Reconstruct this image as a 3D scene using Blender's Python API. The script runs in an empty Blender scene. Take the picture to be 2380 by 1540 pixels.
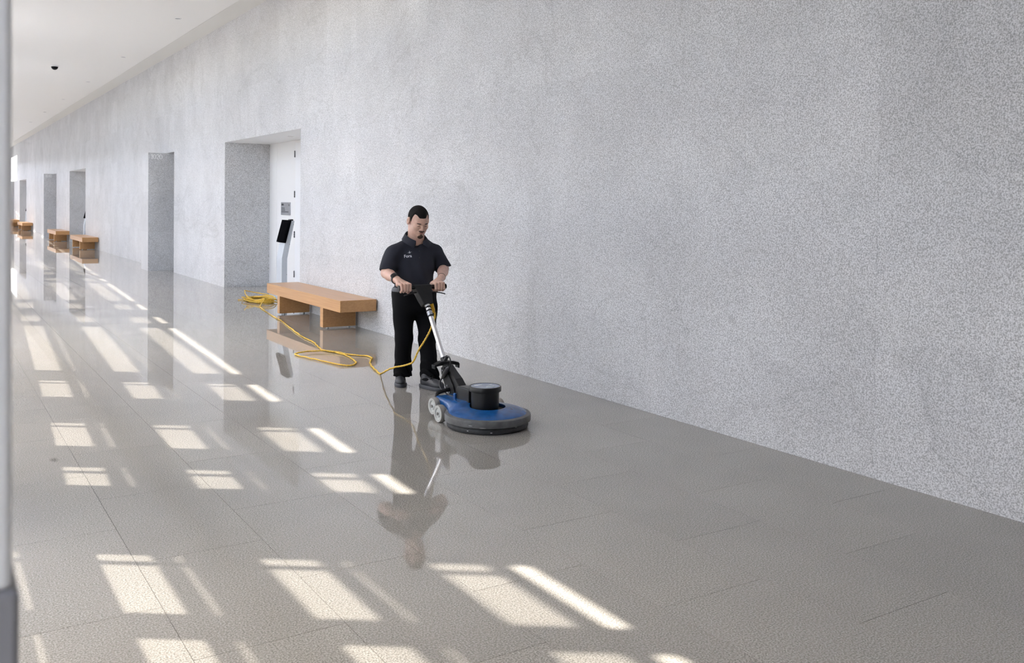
import bpy, bmesh, math, random
import numpy as np
from mathutils import Vector, Matrix
from mathutils.bvhtree import BVHTree

random.seed(7)
SC = bpy.context.scene
COL = SC.collection

# ------------------------------------------------------------------ camera
CF, CYAW, CPITCH, CROLL, CSY, CH = 2155.616, 0.566352, 0.0192875, 0.0115109, -251.865, 1.76
def cam_basis():
    F = Vector((math.sin(CYAW)*math.cos(CPITCH), math.cos(CYAW)*math.cos(CPITCH), -math.sin(CPITCH)))
    R = Vector((math.cos(CYAW), -math.sin(CYAW), 0))
    U = R.cross(F)
    c, s = math.cos(CROLL), math.sin(CROLL)
    return F, c*R+s*U, -s*R+c*U
FWD, RGT, UPV = cam_basis()
cd = bpy.data.cameras.new('camera'); cam = bpy.data.objects.new('camera', cd); COL.objects.link(cam)
cam.matrix_world = Matrix(((RGT.x, UPV.x, -FWD.x, 0), (RGT.y, UPV.y, -FWD.y, 0), (RGT.z, UPV.z, -FWD.z, CH), (0, 0, 0, 1)))
cd.sensor_fit = 'HORIZONTAL'; cd.sensor_width = 36.0; cd.lens = CF/2380*36.0
cd.shift_y = CSY/2380.0; cd.clip_start = 0.05; cd.clip_end = 400
cd.dof.use_dof = True; cd.dof.focus_distance = 8.6; cd.dof.aperture_fstop = 10.0
SC.camera = cam
def pix(px, py, Y):
    """point on the plane at distance Y down the hall seen at a pixel of the photograph"""
    d = FWD + RGT*((px-1190)/CF) - UPV*((py-770-CSY)/CF)
    return Vector((0, 0, CH)) + d*(Y/d.y)
def pixz(px, py, z=0.0):
    d = FWD + RGT*((px-1190)/CF) - UPV*((py-770-CSY)/CF)
    return Vector((0, 0, CH)) + d*((z-CH)/d.z)

# ------------------------------------------------------------------ world, sun, exposure
w = bpy.data.worlds.new('sky'); SC.world = w; w.use_nodes = True
bg = w.node_tree.nodes['Background']
SUN_DIR = Vector((0.819, -0.573, -1.32)).normalized()
sk_ = w.node_tree.nodes.new('ShaderNodeTexSky'); sk_.sky_type = 'NISHITA'; sk_.sun_disc = False
sk_.sun_elevation = math.asin(-SUN_DIR.z); sk_.sun_rotation = math.atan2(-SUN_DIR.x, -SUN_DIR.y)
sk_.dust_density = 3.0; sk_.air_density = 1.0; sk_.ozone_density = 1.0
hs_ = w.node_tree.nodes.new('ShaderNodeHueSaturation'); hs_.inputs['Saturation'].default_value = 0.85
w.node_tree.links.new(sk_.outputs[0], hs_.inputs['Color']); w.node_tree.links.new(hs_.outputs[0], bg.inputs[0])
bg.inputs[1].default_value = 1.12
sd = bpy.data.lights.new('sun', 'SUN'); sd.energy = 5.2; sd.angle = math.radians(0.6); sd.color = (1.0, 0.93, 0.83)
sun = bpy.data.objects.new('sun', sd); COL.objects.link(sun)
sun.rotation_euler = SUN_DIR.to_track_quat('-Z', 'Y').to_euler(); sun.location = (-10, 10, 14)
SC.view_settings.view_transform = 'Standard'; SC.view_settings.look = 'None'
SC.view_settings.exposure = 2.10; SC.view_settings.gamma = 1.0
SC.view_settings.use_curve_mapping = False
SC.cycles.max_bounces = 7; SC.cycles.diffuse_bounces = 4; SC.cycles.glossy_bounces = 4; SC.cycles.transmission_bounces = 4
SC.cycles.caustics_reflective = False; SC.cycles.caustics_refractive = False

# ------------------------------------------------------------------ helpers
def link(o, parent=None):
    COL.objects.link(o)
    if parent is not None: o.parent = parent
    return o
def tag(o, label=None, cat=None, group=None, kind=None):
    if label: o['label'] = label
    if cat: o['category'] = cat
    if group: o['group'] = group
    if kind: o['kind'] = kind
    return o
def empty(name, loc=(0, 0, 0)):
    o = bpy.data.objects.new(name, None); o.location = loc; o.empty_display_size = 0.1
    return link(o)
def mesh_obj(name, verts, faces, mat, parent=None, smooth=False, world=True):
    """verts in world space; a child is shifted into its parent's frame (parents are unrotated)"""
    off = Vector((0, 0, 0))
    p = parent
    while p is not None and world:
        off = off + p.location; p = p.parent
    me = bpy.data.meshes.new(name)
    me.from_pydata([(v[0]-off.x, v[1]-off.y, v[2]-off.z) for v in verts], [], faces)
    me.update()
    if smooth:
        me.polygons.foreach_set('use_smooth', [True]*len(me.polygons))
    if mat: me.materials.append(mat)
    o = bpy.data.objects.new(name, me)
    return link(o, parent)
class MB:
    def __init__(s): s.v = []; s.f = []
    def add(s, v, f):
        b = len(s.v); s.v += [tuple(x) for x in v]; s.f += [tuple(b+i for i in q) for q in f]; return s
    def box(s, x0, x1, y0, y1, z0, z1):
        v = [(x, y, z) for x in (x0, x1) for y in (y0, y1) for z in (z0, z1)]
        return s.add(v, [(0, 1, 3, 2), (4, 6, 7, 5), (0, 4, 5, 1), (2, 3, 7, 6), (0, 2, 6, 4), (1, 5, 7, 3)])
    def bbox(s, x0, x1, y0, y1, z0, z1, b):
        """box with chamfered edges"""
        bm = bmesh.new(); bmesh.ops.create_cube(bm, size=1.0)
        for q in bm.verts:
            q.co = Vector(((x0+x1)/2+q.co.x*(x1-x0), (y0+y1)/2+q.co.y*(y1-y0), (z0+z1)/2+q.co.z*(z1-z0)))
        bmesh.ops.bevel(bm, geom=bm.edges[:], offset=b, segments=2, affect='EDGES', profile=0.5)
        bm.verts.index_update()
        s.add([q.co.copy() for q in bm.verts], [tuple(q.index for q in f.verts) for f in bm.faces]); bm.free(); return s
    def lathe(s, prof, c, n=48, axis='Z', cap=True):
        """prof: (r, h) pairs; axis of rotation through c"""
        v = []; f = []
        for r, h in prof:
            for i in range(n):
                a = 2*math.pi*i/n; x, y = r*math.cos(a), r*math.sin(a)
                if axis == 'Z': p = (c[0]+x, c[1]+y, c[2]+h)
                elif axis == 'X': p = (c[0]+h, c[1]+x, c[2]+y)
                else: p = (c[0]+x, c[1]+h, c[2]-y)
                v.append(p)
        for k in range(len(prof)-1):
            for i in range(n):
                j = (i+1) % n; f.append((k*n+i, k*n+j, (k+1)*n+j, (k+1)*n+i))
        if cap:
            f.append(tuple(range(n-1, -1, -1))); f.append(tuple((len(prof)-1)*n+i for i in range(n)))
        return s.add(v, f)
    def tube(s, pts, r, n=10, flat=None, twist=0.0):
        """round (or flat, twisting) tube through pts; r a number or a list"""
        pts = [Vector(p) for p in pts]; m = len(pts); v = []; f = []
        t0 = (pts[1]-pts[0]).normalized()
        a = t0.cross(Vector((0, 0, 1)))
        if a.length < 1e-3: a = t0.cross(Vector((0, 1, 0)))
        a.normalize(); L = 0.0
        for i, p in enumerate(pts):
            t = (pts[min(i+1, m-1)]-pts[max(i-1, 0)]).normalized()
            a = (a-t*a.dot(t)).normalized(); b = t.cross(a)
            if i: L += (p-pts[i-1]).length
            ri = r[i] if isinstance(r, (list, tuple)) else r
            for k in range(n):
                q = 2*math.pi*k/n; x = math.cos(q)*ri; y = math.sin(q)*ri*(flat or 1.0)
                c, sn = math.cos(twist*L), math.sin(twist*L)
                v.append(p+a*(x*c-y*sn)+b*(x*sn+y*c))
        for i in range(m-1):
            for k in range(n):
                j = (k+1) % n; f.append((i*n+k, i*n+j, (i+1)*n+j, (i+1)*n+k))
        f.append(tuple(range(n-1, -1, -1))); f.append(tuple((m-1)*n+k for k in range(n)))
        return s.add(v, f)
    def prism(s, poly, a, b, axis='X'):
        """poly: 2D outline extruded from a to b along axis"""
        n = len(poly); v = []
        for h in (a, b):
            for p in poly:
                v.append((h, p[0], p[1]) if axis == 'X' else ((p[0], h, p[1]) if axis == 'Y' else (p[0], p[1], h)))
        f = [tuple(range(n)), tuple(range(2*n-1, n-1, -1))]
        for i in range(n):
            j = (i+1) % n; f.append((i, i+n, j+n, j))
        return s.add(v, f)
    def build(s, name, mat, parent=None, smooth=False, fixn=True):
        o = mesh_obj(name, s.v, s.f, mat, parent, False)
        if fixn or smooth:
            bm = bmesh.new(); bm.from_mesh(o.data)
            bmesh.ops.recalc_face_normals(bm, faces=bm.faces[:])
            if smooth:
                for fc in bm.faces: fc.smooth = True
                for e in bm.edges:
                    if len(e.link_faces) == 2 and e.calc_face_angle(0) > 0.7: e.smooth = False
            bm.to_mesh(o.data); bm.free()
        return o
def catmull(pts, n=8, closed=False):
    P = [Vector(p) for p in pts]; out = []; m = len(P)
    for i in range(m-1):
        p0 = P[max(i-1, 0)]; p1 = P[i]; p2 = P[i+1]; p3 = P[min(i+2, m-1)]
        for k in range(n):
            t = k/n
            out.append(0.5*((2*p1)+(p2-p0)*t+(2*p0-5*p1+4*p2-p3)*t*t+(3*p1-p0-3*p2+p3)*t**3))
    out.append(P[-1]); return out

def pixx(px, py, X):
    d = FWD + RGT*((px-1190)/CF) - UPV*((py-770-CSY)/CF)
    return Vector((0, 0, CH)) + d*(X/d.x)
# ---- signed-distance modelling (smooth blends), meshed with surface nets
class SDF:
    def __init__(s, lo, hi, res):
        s.lo = np.array(lo, float); s.res = res
        s.n = np.ceil((np.array(hi)-s.lo)/res).astype(int)+1
        s.D = np.full(s.n, 1.0, np.float32)
        s.ax = [(s.lo[i]+np.arange(s.n[i])*res).astype(np.float32) for i in range(3)]
    def sl(s, lo, hi, pad):
        a = np.maximum(np.floor((np.array(lo)-pad-s.lo)/s.res).astype(int), 0)
        b = np.minimum(np.ceil((np.array(hi)+pad-s.lo)/s.res).astype(int)+1, s.n)
        if (b <= a).any(): return None
        sl = tuple(slice(a[i], b[i]) for i in range(3))
        X = s.ax[0][sl[0]][:, None, None]; Y = s.ax[1][sl[1]][None, :, None]; Z = s.ax[2][sl[2]][None, None, :]
        return sl, X, Y, Z
    def put(s, sl, d, k, mode):
        D = s.D[sl]
        if mode == 'add':
            if k > 0:
                h = np.maximum(k-np.abs(D-d), 0)/k; s.D[sl] = np.minimum(D, d)-h*h*k*0.25
            else: s.D[sl] = np.minimum(D, d)
        else:
            if k > 0:
                h = np.maximum(k-np.abs(D+d), 0)/k; s.D[sl] = np.maximum(D, -d)+h*h*k*0.25
            else: s.D[sl] = np.maximum(D, -d)
    def ell(s, c, r, k=0.02, mode='add', M=None):
        R = max(r); q = s.sl([x-R for x in c], [x+R for x in c], k+0.02)
        if q is None: return s
        sl, X, Y, Z = q; x, y, z = X-c[0], Y-c[1], Z-c[2]
        if M is not None:   # rows: local axes in world space
            x, y, z = (M[0][0]*x+M[0][1]*y+M[0][2]*z, M[1][0]*x+M[1][1]*y+M[1][2]*z, M[2][0]*x+M[2][1]*y+M[2][2]*z)
        k0 = np.sqrt((x/r[0])**2+(y/r[1])**2+(z/r[2])**2)
        k1 = np.sqrt((x/r[0]**2)**2+(y/r[1]**2)**2+(z/r[2]**2)**2)+1e-9
        s.put(sl, k0*(k0-1)/k1, k, mode); return s
    def cone(s, a, b, ra, rb, k=0.02, mode='add', sq=None):
        R = max(ra, rb); lo = [min(a[i], b[i])-R for i in range(3)]; hi = [max(a[i], b[i])+R for i in range(3)]
        q = s.sl(lo, hi, k+0.02)
        if q is None: return s
        sl, X, Y, Z = q; ab = [b[i]-a[i] for i in range(3)]; L = sum(x*x for x in ab)+1e-12
        x, y, z = X-a[0], Y-a[1], Z-a[2]
        t = np.clip((x*ab[0]+y*ab[1]+z*ab[2])/L, 0, 1)
        d = np.sqrt((x-t*ab[0])**2+(y-t*ab[1])**2+(z-t*ab[2])**2)-(ra+(rb-ra)*t)
        s.put(sl, d, k, mode); return s
    def rbox(s, c, half, rad, k=0.0, mode='add', M=None):
        R = math.sqrt(sum(x*x for x in half)); q = s.sl([x-R for x in c], [x+R for x in c], k+0.02)
        if q is None: return s
        sl, X, Y, Z = q; x, y, z = X-c[0], Y-c[1], Z-c[2]
        if M is not None:
            x, y, z = (M[0][0]*x+M[0][1]*y+M[0][2]*z, M[1][0]*x+M[1][1]*y+M[1][2]*z, M[2][0]*x+M[2][1]*y+M[2][2]*z)
        qx, qy, qz = np.abs(x)-half[0]+rad, np.abs(y)-half[1]+rad, np.abs(z)-half[2]+rad
        d = np.sqrt(np.maximum(qx, 0)**2+np.maximum(qy, 0)**2+np.maximum(qz, 0)**2)+np.minimum(np.maximum(np.maximum(qx, qy), qz), 0)-rad
        s.put(sl, d, k, mode); return s
    def fn(s, lo, hi, f, k=0.0, mode='add'):
        q = s.sl(lo, hi, 0.0)
        if q is None: return s
        sl, X, Y, Z = q; s.put(sl, f(X, Y, Z), k, mode); return s
    def grid(s): return s.ax[0][:, None, None], s.ax[1][None, :, None], s.ax[2][None, None, :]
    def mesh(s, name, mat, parent=None):
        D = s.D; D[0] = D[-1] = 1; D[:, 0] = D[:, -1] = 1; D[:, :, 0] = D[:, :, -1] = 1
        S = D < 0
        c = [S[i:S.shape[0]-1+i, j:S.shape[1]-1+j, k:S.shape[2]-1+k] for i in (0, 1) for j in (0, 1) for k in (0, 1)]
        allin = c[0].copy(); anyin = c[0].copy()
        for q in c[1:]: allin &= q; anyin |= q
        act = anyin & ~allin
        I, J, K = np.nonzero(act); N = len(I)
        idx = np.full(act.shape, -1, np.int32); idx[I, J, K] = np.arange(N)
        cs = [(i, j, k) for i in (0, 1) for j in (0, 1) for k in (0, 1)]
        vals = np.stack([D[I+a, J+b, K+e] for a, b, e in cs], 1)
        acc = np.zeros((N, 3)); cnt = np.zeros(N)
        for p in range(8):
            for q in range(p+1, 8):
                df = [abs(cs[p][t]-cs[q][t]) for t in range(3)]
                if sum(df) != 1: continue
                vp, vq = vals[:, p], vals[:, q]; m = (vp < 0) != (vq < 0)
                t = np.where(m, vp/(vp-vq+1e-20), 0)
                pt = np.array(cs[p])[None]+t[:, None]*(np.array(cs[q])-np.array(cs[p]))[None]
                acc[m] += pt[m]; cnt[m] += 1
        V = s.lo+(np.stack([I, J, K], 1)+acc/cnt[:, None])*s.res
        F = []
        for ax in range(3):
            a0 = [slice(None)]*3; a1 = [slice(None)]*3; a0[ax] = slice(0, -1); a1[ax] = slice(1, None)
            A, B = S[tuple(a0)], S[tuple(a1)]
            E = np.argwhere(A != B)
            o1, o2 = [(1, 2), (2, 0), (0, 1)][ax]
            E = E[(E[:, o1] > 0) & (E[:, o2] > 0)]
            d1 = np.zeros(3, int); d1[o1] = 1; d2 = np.zeros(3, int); d2[o2] = 1
            def g(e): return idx[e[:, 0], e[:, 1], e[:, 2]]
            q = np.stack([g(E-d1-d2), g(E-d2), g(E), g(E-d1)], 1)
            ins = A[E[:, 0], E[:, 1], E[:, 2]]
            q[~ins] = q[~ins][:, ::-1]; F.append(q)
        F = np.concatenate(F); F = F[(F >= 0).all(1)]
        off = Vector((0, 0, 0)); p = parent
        while p is not None: off = off+p.location; p = p.parent
        V = (V-np.array(off)).astype(np.float32)
        me = bpy.data.meshes.new(name); me.vertices.add(len(V)); me.vertices.foreach_set('co', V.ravel())
        me.loops.add(F.size); me.loops.foreach_set('vertex_index', F.ravel().astype(np.int32))
        me.polygons.add(len(F)); me.polygons.foreach_set('loop_start', np.arange(0, F.size, 4, dtype=np.int32))
        me.polygons.foreach_set('use_smooth', np.ones(len(F), bool))
        me.update(calc_edges=True); me.validate()
        if mat: me.materials.append(mat)
        return link(bpy.data.objects.new(name, me), parent)

# ------------------------------------------------------------------ materials
def newmat(name):
    m = bpy.data.materials.new(name); m.use_nodes = True
    return m, m.node_tree, m.node_tree.nodes['Principled BSDF']
def plain(name, col, rough=0.5, metal=0.0, spec=0.5, bump=0.0, bscale=200.0, var=0.0):
    m, t, b = newmat(name)
    b.inputs['Base Color'].default_value = (*col, 1); b.inputs['Roughness'].default_value = rough
    b.inputs['Metallic'].default_value = metal; b.inputs['Specular IOR Level'].default_value = spec
    if bump or var:
        g = t.nodes.new('ShaderNodeNewGeometry')
        n = t.nodes.new('ShaderNodeTexNoise'); n.inputs['Scale'].default_value = bscale; n.inputs['Detail'].default_value = 3
        t.links.new(g.outputs['Position'], n.inputs['Vector'])
        if bump:
            bp = t.nodes.new('ShaderNodeBump'); bp.inputs['Strength'].default_value = bump; bp.inputs['Distance'].default_value = 0.002
            t.links.new(n.outputs['Fac'], bp.inputs['Height']); t.links.new(bp.outputs['Normal'], b.inputs['Normal'])
        if var:
            r = t.nodes.new('ShaderNodeMapRange'); r.inputs['From Min'].default_value = 0.3; r.inputs['From Max'].default_value = 0.7
            r.inputs['To Min'].default_value = 1-var; r.inputs['To Max'].default_value = 1+var
            x = t.nodes.new('ShaderNodeVectorMath'); x.operation = 'SCALE'; x.inputs[0].default_value = col
            t.links.new(n.outputs['Fac'], r.inputs['Value']); t.links.new(r.outputs['Result'], x.inputs['Scale'])
            t.links.new(x.outputs['Vector'], b.inputs['Base Color'])
    return m
def granite(name, dark, mid, light, rough, spec, scale, blotch=0.06, tint=0.03, vein=0.0, bump=0.0):
    m, t, b = newmat(name); N = t.nodes.new; L = t.links.new
    g = N('ShaderNodeNewGeometry')
    n1 = N('ShaderNodeTexNoise'); n1.inputs['Scale'].default_value = scale; n1.inputs['Detail'].default_value = 2.0; n1.inputs['Roughness'].default_value = 0.6
    L(g.outputs['Position'], n1.inputs['Vector'])
    cr = N('ShaderNodeValToRGB'); e = cr.color_ramp.elements
    e[0].position = 0.36; e[0].color = (*dark, 1); e[1].position = 0.64; e[1].color = (*light, 1)
    k = e.new(0.5); k.color = (*mid, 1)
    L(n1.outputs['Fac'], cr.inputs['Fac'])
    n2 = N('ShaderNodeTexNoise'); n2.inputs['Scale'].default_value = 1.3; n2.inputs['Detail'].default_value = 5; n2.inputs['Roughness'].default_value = 0.6
    L(g.outputs['Position'], n2.inputs['Vector'])
    mr = N('ShaderNodeMapRange'); mr.inputs['From Min'].default_value = 0.3; mr.inputs['From Max'].default_value = 0.7
    mr.inputs['To Min'].default_value = 1-blotch; mr.inputs['To Max'].default_value = 1+blotch
    L(n2.outputs['Fac'], mr.inputs['Value'])
    oi = N('ShaderNodeObjectInfo'); mr2 = N('ShaderNodeMapRange'); mr2.inputs['To Min'].default_value = 1-tint; mr2.inputs['To Max'].default_value = 1+tint
    L(oi.outputs['Random'], mr2.inputs['Value'])
    mu = N('ShaderNodeMath'); mu.operation = 'MULTIPLY'; L(mr.outputs['Result'], mu.inputs[0]); L(mr2.outputs['Result'], mu.inputs[1])
    last = mu
    if vein:
        n3 = N('ShaderNodeTexNoise'); n3.inputs['Scale'].default_value = 0.55; n3.inputs['Detail'].default_value = 6; n3.inputs['Distortion'].default_value = 1.4
        L(g.outputs['Position'], n3.inputs['Vector'])
        s1 = N('ShaderNodeMath'); s1.operation = 'SUBTRACT'; s1.inputs[1].default_value = 0.5; L(n3.outputs['Fac'], s1.inputs[0])
        s2 = N('ShaderNodeMath'); s2.operation = 'ABSOLUTE'; L(s1.outputs[0], s2.inputs[0])
        s3 = N('ShaderNodeMapRange'); s3.inputs['From Max'].default_value = 0.012; s3.inputs['To Min'].default_value = 1-vein; s3.inputs['To Max'].default_value = 1.0
        L(s2.outputs[0], s3.inputs['Value'])
        mm = N('ShaderNodeMath'); mm.operation = 'MULTIPLY'; L(mu.outputs[0], mm.inputs[0]); L(s3.outputs['Result'], mm.inputs[1]); last = mm
    sc = N('ShaderNodeVectorMath'); sc.operation = 'SCALE'; L(cr.outputs['Color'], sc.inputs[0]); L(last.outputs[0], sc.inputs['Scale'])
    L(sc.outputs['Vector'], b.inputs['Base Color'])
    b.inputs['Roughness'].default_value = rough; b.inputs['Specular IOR Level'].default_value = spec
    if bump:
        bp = N('ShaderNodeBump'); bp.inputs['Strength'].default_value = bump; bp.inputs['Distance'].default_value = 0.001
        L(n2.outputs['Fac'], bp.inputs['Height']); L(bp.outputs['Normal'], b.inputs['Normal'])
    return m
def wood(name, c1, c2, rough=0.3):
    m, t, b = newmat(name); N = t.nodes.new; L = t.links.new
    g = N('ShaderNodeNewGeometry'); mp = N('ShaderNodeMapping'); mp.inputs['Scale'].default_value = (30, 1.6, 60)
    L(g.outputs['Position'], mp.inputs['Vector'])
    n = N('ShaderNodeTexNoise'); n.inputs['Scale'].default_value = 1.0; n.inputs['Detail'].default_value = 5; n.inputs['Distortion'].default_value = 0.4
    L(mp.outputs['Vector'], n.inputs['Vector'])
    cr = N('ShaderNodeValToRGB'); cr.color_ramp.elements[0].position = 0.3; cr.color_ramp.elements[1].position = 0.7
    cr.color_ramp.elements[0].color = (*c1, 1); cr.color_ramp.elements[1].color = (*c2, 1)
    L(n.outputs['Fac'], cr.inputs['Fac']); L(cr.outputs['Color'], b.inputs['Base Color'])
    b.inputs['Roughness'].default_value = rough
    return m
def pane_mat(name, tr, gloss=0.06):
    m = bpy.data.materials.new(name); m.use_nodes = True; t = m.node_tree; t.nodes.clear(); N = t.nodes.new
    o = N('ShaderNodeOutputMaterial'); a = N('ShaderNodeBsdfTransparent'); a.inputs[0].default_value = (*tr, 1)
    g = N('ShaderNodeBsdfGlossy'); g.inputs['Roughness'].default_value = 0.02
    x = N('ShaderNodeMixShader'); x.inputs[0].default_value = gloss
    t.links.new(a.outputs[0], x.inputs[1]); t.links.new(g.outputs[0], x.inputs[2]); t.links.new(x.outputs[0], o.inputs[0])
    return m
def frosted(name, col):
    m = bpy.data.materials.new(name); m.use_nodes = True; t = m.node_tree; t.nodes.clear(); N = t.nodes.new
    o = N('ShaderNodeOutputMaterial'); a = N('ShaderNodeBsdfTranslucent'); a.inputs[0].default_value = (*col, 1)
    g = N('ShaderNodeBsdfDiffuse'); g.inputs[0].default_value = (0.85, 0.85, 0.85, 1)
    x = N('ShaderNodeMixShader'); x.inputs[0].default_value = 0.25
    t.links.new(a.outputs[0], x.inputs[1]); t.links.new(g.outputs[0], x.inputs[2]); t.links.new(x.outputs[0], o.inputs[0])
    return m

M = {}
M['wall'] = granite('wall_granite', (0.36, 0.36, 0.365), (0.57, 0.57, 0.58), (0.75, 0.75, 0.76), 0.62, 0.3, 105, 0.07, 0.035, 0.10)
M['floor'] = granite('floor_granite', (0.19, 0.18, 0.162), (0.315, 0.30, 0.272), (0.45, 0.43, 0.395), 0.022, 0.65, 130, 0.05, 0.03, 0.0)
M['joint'] = plain('joint', (0.16, 0.155, 0.15), 0.8)
M['joint_wall'] = plain('joint_wall', (0.45, 0.45, 0.455), 0.8)
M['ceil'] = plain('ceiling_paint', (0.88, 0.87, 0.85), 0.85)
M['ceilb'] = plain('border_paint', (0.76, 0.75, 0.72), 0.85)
M['white'] = plain('white_paint', (0.84, 0.84, 0.84), 0.5)
M['backwall'] = plain('back_wall_paint', (0.30, 0.29, 0.28), 0.7)
M['door'] = plain('door_paint', (0.86, 0.87, 0.89), 0.35)
M['post'] = plain('post_paint', (0.90, 0.90, 0.90), 0.45)
M['postbase'] = plain('post_base', (0.30, 0.30, 0.32), 0.5)
M['wood'] = wood('maple', (0.45, 0.235, 0.09), (0.54, 0.30, 0.125))
M['steel'] = plain('steel', (0.42, 0.43, 0.45), 0.35, 0.9)
M['alu'] = plain('aluminium', (0.82, 0.82, 0.84), 0.28, 0.9)
M['kiosk'] = plain('kiosk_paint', (0.56, 0.60, 0.65), 0.4)
M['black'] = plain('black_plastic', (0.0075, 0.0075, 0.008), 0.38, spec=0.4, bump=0.15, bscale=900)
M['blackm'] = plain('black_matte', (0.008, 0.008, 0.0085), 0.55, spec=0.35)
M['screen'] = plain('screen_glass', (0.006, 0.006, 0.007), 0.3, spec=0.15)
M['tablet'] = plain('tablet_black', (0.005, 0.005, 0.006), 0.9, spec=0.0)
M['rubber'] = plain('cable_rubber', (0.02, 0.02, 0.022), 0.45)
M['plaque'] = plain('plaque_metal', (0.42, 0.43, 0.45), 0.4, 0.6)
M['ink'] = plain('ink', (0.06, 0.06, 0.065), 0.6)
M['sign'] = plain('sign_letter', (0.93, 0.93, 0.94), 0.5)
M['hinge'] = plain('hinge_metal', (0.14, 0.14, 0.15), 0.4, 0.7)
M['pane'] = pane_mat('fritted_glass', (0.60, 0.60, 0.60))
M['pane2'] = pane_mat('tinted_glass', (0.46, 0.46, 0.46))
M['clear'] = pane_mat('clear_glass', (0.97, 0.97, 0.97))
M['frost'] = frosted('frosted_panel', (0.36, 0.37, 0.38))
M['paving'] = plain('paving', (0.44, 0.38, 0.30), 0.9)
M['blocker_matte'] = plain('blocker_matte', (0.22, 0.20, 0.18), 0.9)  # dark matte for the added sky blocker

# ------------------------------------------------------------------ the hall
WX, HZ = 5.25, 5.402
YEND, YB = 78.0, -4.0
KINK = 6.8
def fx(y): return -0.8+0.052*(max(y, KINK)-6.0)          # line of the window wall
# openings in the stone wall: (near edge, far edge)
NICHE = [14.76, 38.62, 62.48]
SLOT = [23.85, 47.70, 71.20]
LINT = 2.98; NW = 4.53; ND = 0.94; SW = 0.79

# floor ---------------------------------------------------------------
fl = MB().box(-6, 8.5, YB, YEND, -0.30, -0.006).build('floor', M['joint'])
tag(fl, kind='structure')
gap = 0.0011
cols = [-0.99+0.622*i for i in range(14)]
tile_cache = {}
def floor_tile(x0, x1, y0, y1):
    k = (round(x1-x0, 4), round(y1-y0, 4))
    if k not in tile_cache:
        a, b = k[0]/2-gap, k[1]/2-gap
        mb = MB().box(-a, a, -b, b, -0.03, 0.0)
        o = mesh_obj('floor_tile', mb.v, mb.f, M['floor'], None); tile_cache[k] = o.data
        o.parent = fl
    else:
        o = bpy.data.objects.new('floor_tile', tile_cache[k]); link(o, fl)
    o.location = ((x0+x1)/2, (y0+y1)/2, 0)
rest = MB(); ntile = 0
for ci, x0 in enumerate(cols[:-1]):
    x1 = cols[ci+1]
    ys = []
    up = 10.21 if ci % 2 == 0 else 10.79
    y = up
    while y < YEND: ys.append(y); y += 1.125
    ys.append(YEND)
    dn = 8.67 if ci % 2 == 0 else 8.12
    y = dn; lo = []
    while y > YB: lo.append(y); y -= 1.125
    ys = [YB]+lo[::-1]+[9.25]+ys
    for a, b in zip(ys[:-1], ys[1:]):
        if b-a < 0.05: continue
        if a > 1.0 and b < 27.5 and x0 > -0.5 and x1 < 6.6 and x0 < (5.2 if not (14 < a < 20 or 23 < a < 25) else 6.3) and ntile < 298:
            floor_tile(x0, x1, a, b); ntile += 1
        else:
            rest.box(x0+gap, x1-gap, a+gap, b-gap, -0.03, 0.0)
ro = rest.build('floor_tile_field', M['floor'], fl, fixn=False); tag(ro, kind='stuff')

# stone wall ------------------------------------------------------------
wr = MB()
segs = []; y = YB
for n0, n1, d in sorted([(n, n+NW, 0) for n in NICHE]+[(s, s+SW+0.86, 1) for s in SLOT]):
    segs.append((y, n0)); y = n1
segs.append((y, YEND))
for a, b in segs: wr.box(WX+0.022, WX+0.55 if True else 0, a+0.02, b-0.02, 0.0, LINT+0.02)
wr.box(WX+0.022, WX+0.55, YB, YEND, LINT+0.02, HZ+0.2)
wall_r = wr.build('wall_right', M['joint_wall']); tag(wall_r, kind='structure')
PW = 23.86/21
yj = [14.76+PW*k for k in range(-8, 56)]
yj = [YB, -2.99, -1.85, -0.72, 0.42, 1.55, 2.68, 3.82, 4.26, 4.98] + [v for v in yj if v < YEND-0.3]+[YEND]
yj = sorted(set(round(v, 3) for v in yj))
zj = [0.0, 0.97, 1.985, LINT, 3.965, 4.95, HZ+0.1]
blocked = [(n, n+NW) for n in NICHE]+[(s, s+SW+0.86) for s in SLOT]
pc = {}; npan = 0; prest = MB(); g2 = 0.0006
def wall_panel(y0, y1, z0, z1):
    global npan
    if y1-y0 < 0.03: return
    if y0 > 1.4 and npan < 298 and y1 < 60:
        npan += 1
        k = (round(y1-y0, 3), round(z1-z0, 3))
        if k not in pc:
            mb = MB().box(0, 0.022, -k[0]/2+g2, k[0]/2-g2, -k[1]/2+0.0003, k[1]/2-0.0003)
            o = mesh_obj('stone_panel', mb.v, mb.f, M['wall'], None); pc[k] = o.data; o.parent = wall_r
        else:
            o = bpy.data.objects.new('stone_panel', pc[k]); link(o, wall_r)
        o.location = (WX, (y0+y1)/2, (z0+z1)/2)
    else:
        prest.box(WX, WX+0.022, y0+g2, y1-g2, z0+g2, z1-g2)
for a, b in zip(yj[:-1], yj[1:]):
    for zi in range(6):
        z0, z1 = zj[zi], zj[zi+1]
        if zi < 3:
            parts = [(a, b)]
            for p, q in blocked:
                nn = []
                for (s, e) in parts:
                    if q <= s+1e-3 or p >= e-1e-3: nn.append((s, e)); continue
                    if s < p-1e-3: nn.append((s, p))
                    if e > q+1e-3: nn.append((q, e))
                parts = nn
            for s, e in parts: wall_panel(s, e, z0, z1)
        else: wall_panel(a, b, z0, z1)
po = prest.build('stone_panel_field', M['wall'], wall_r, fixn=False); tag(po, kind='stuff')

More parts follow.
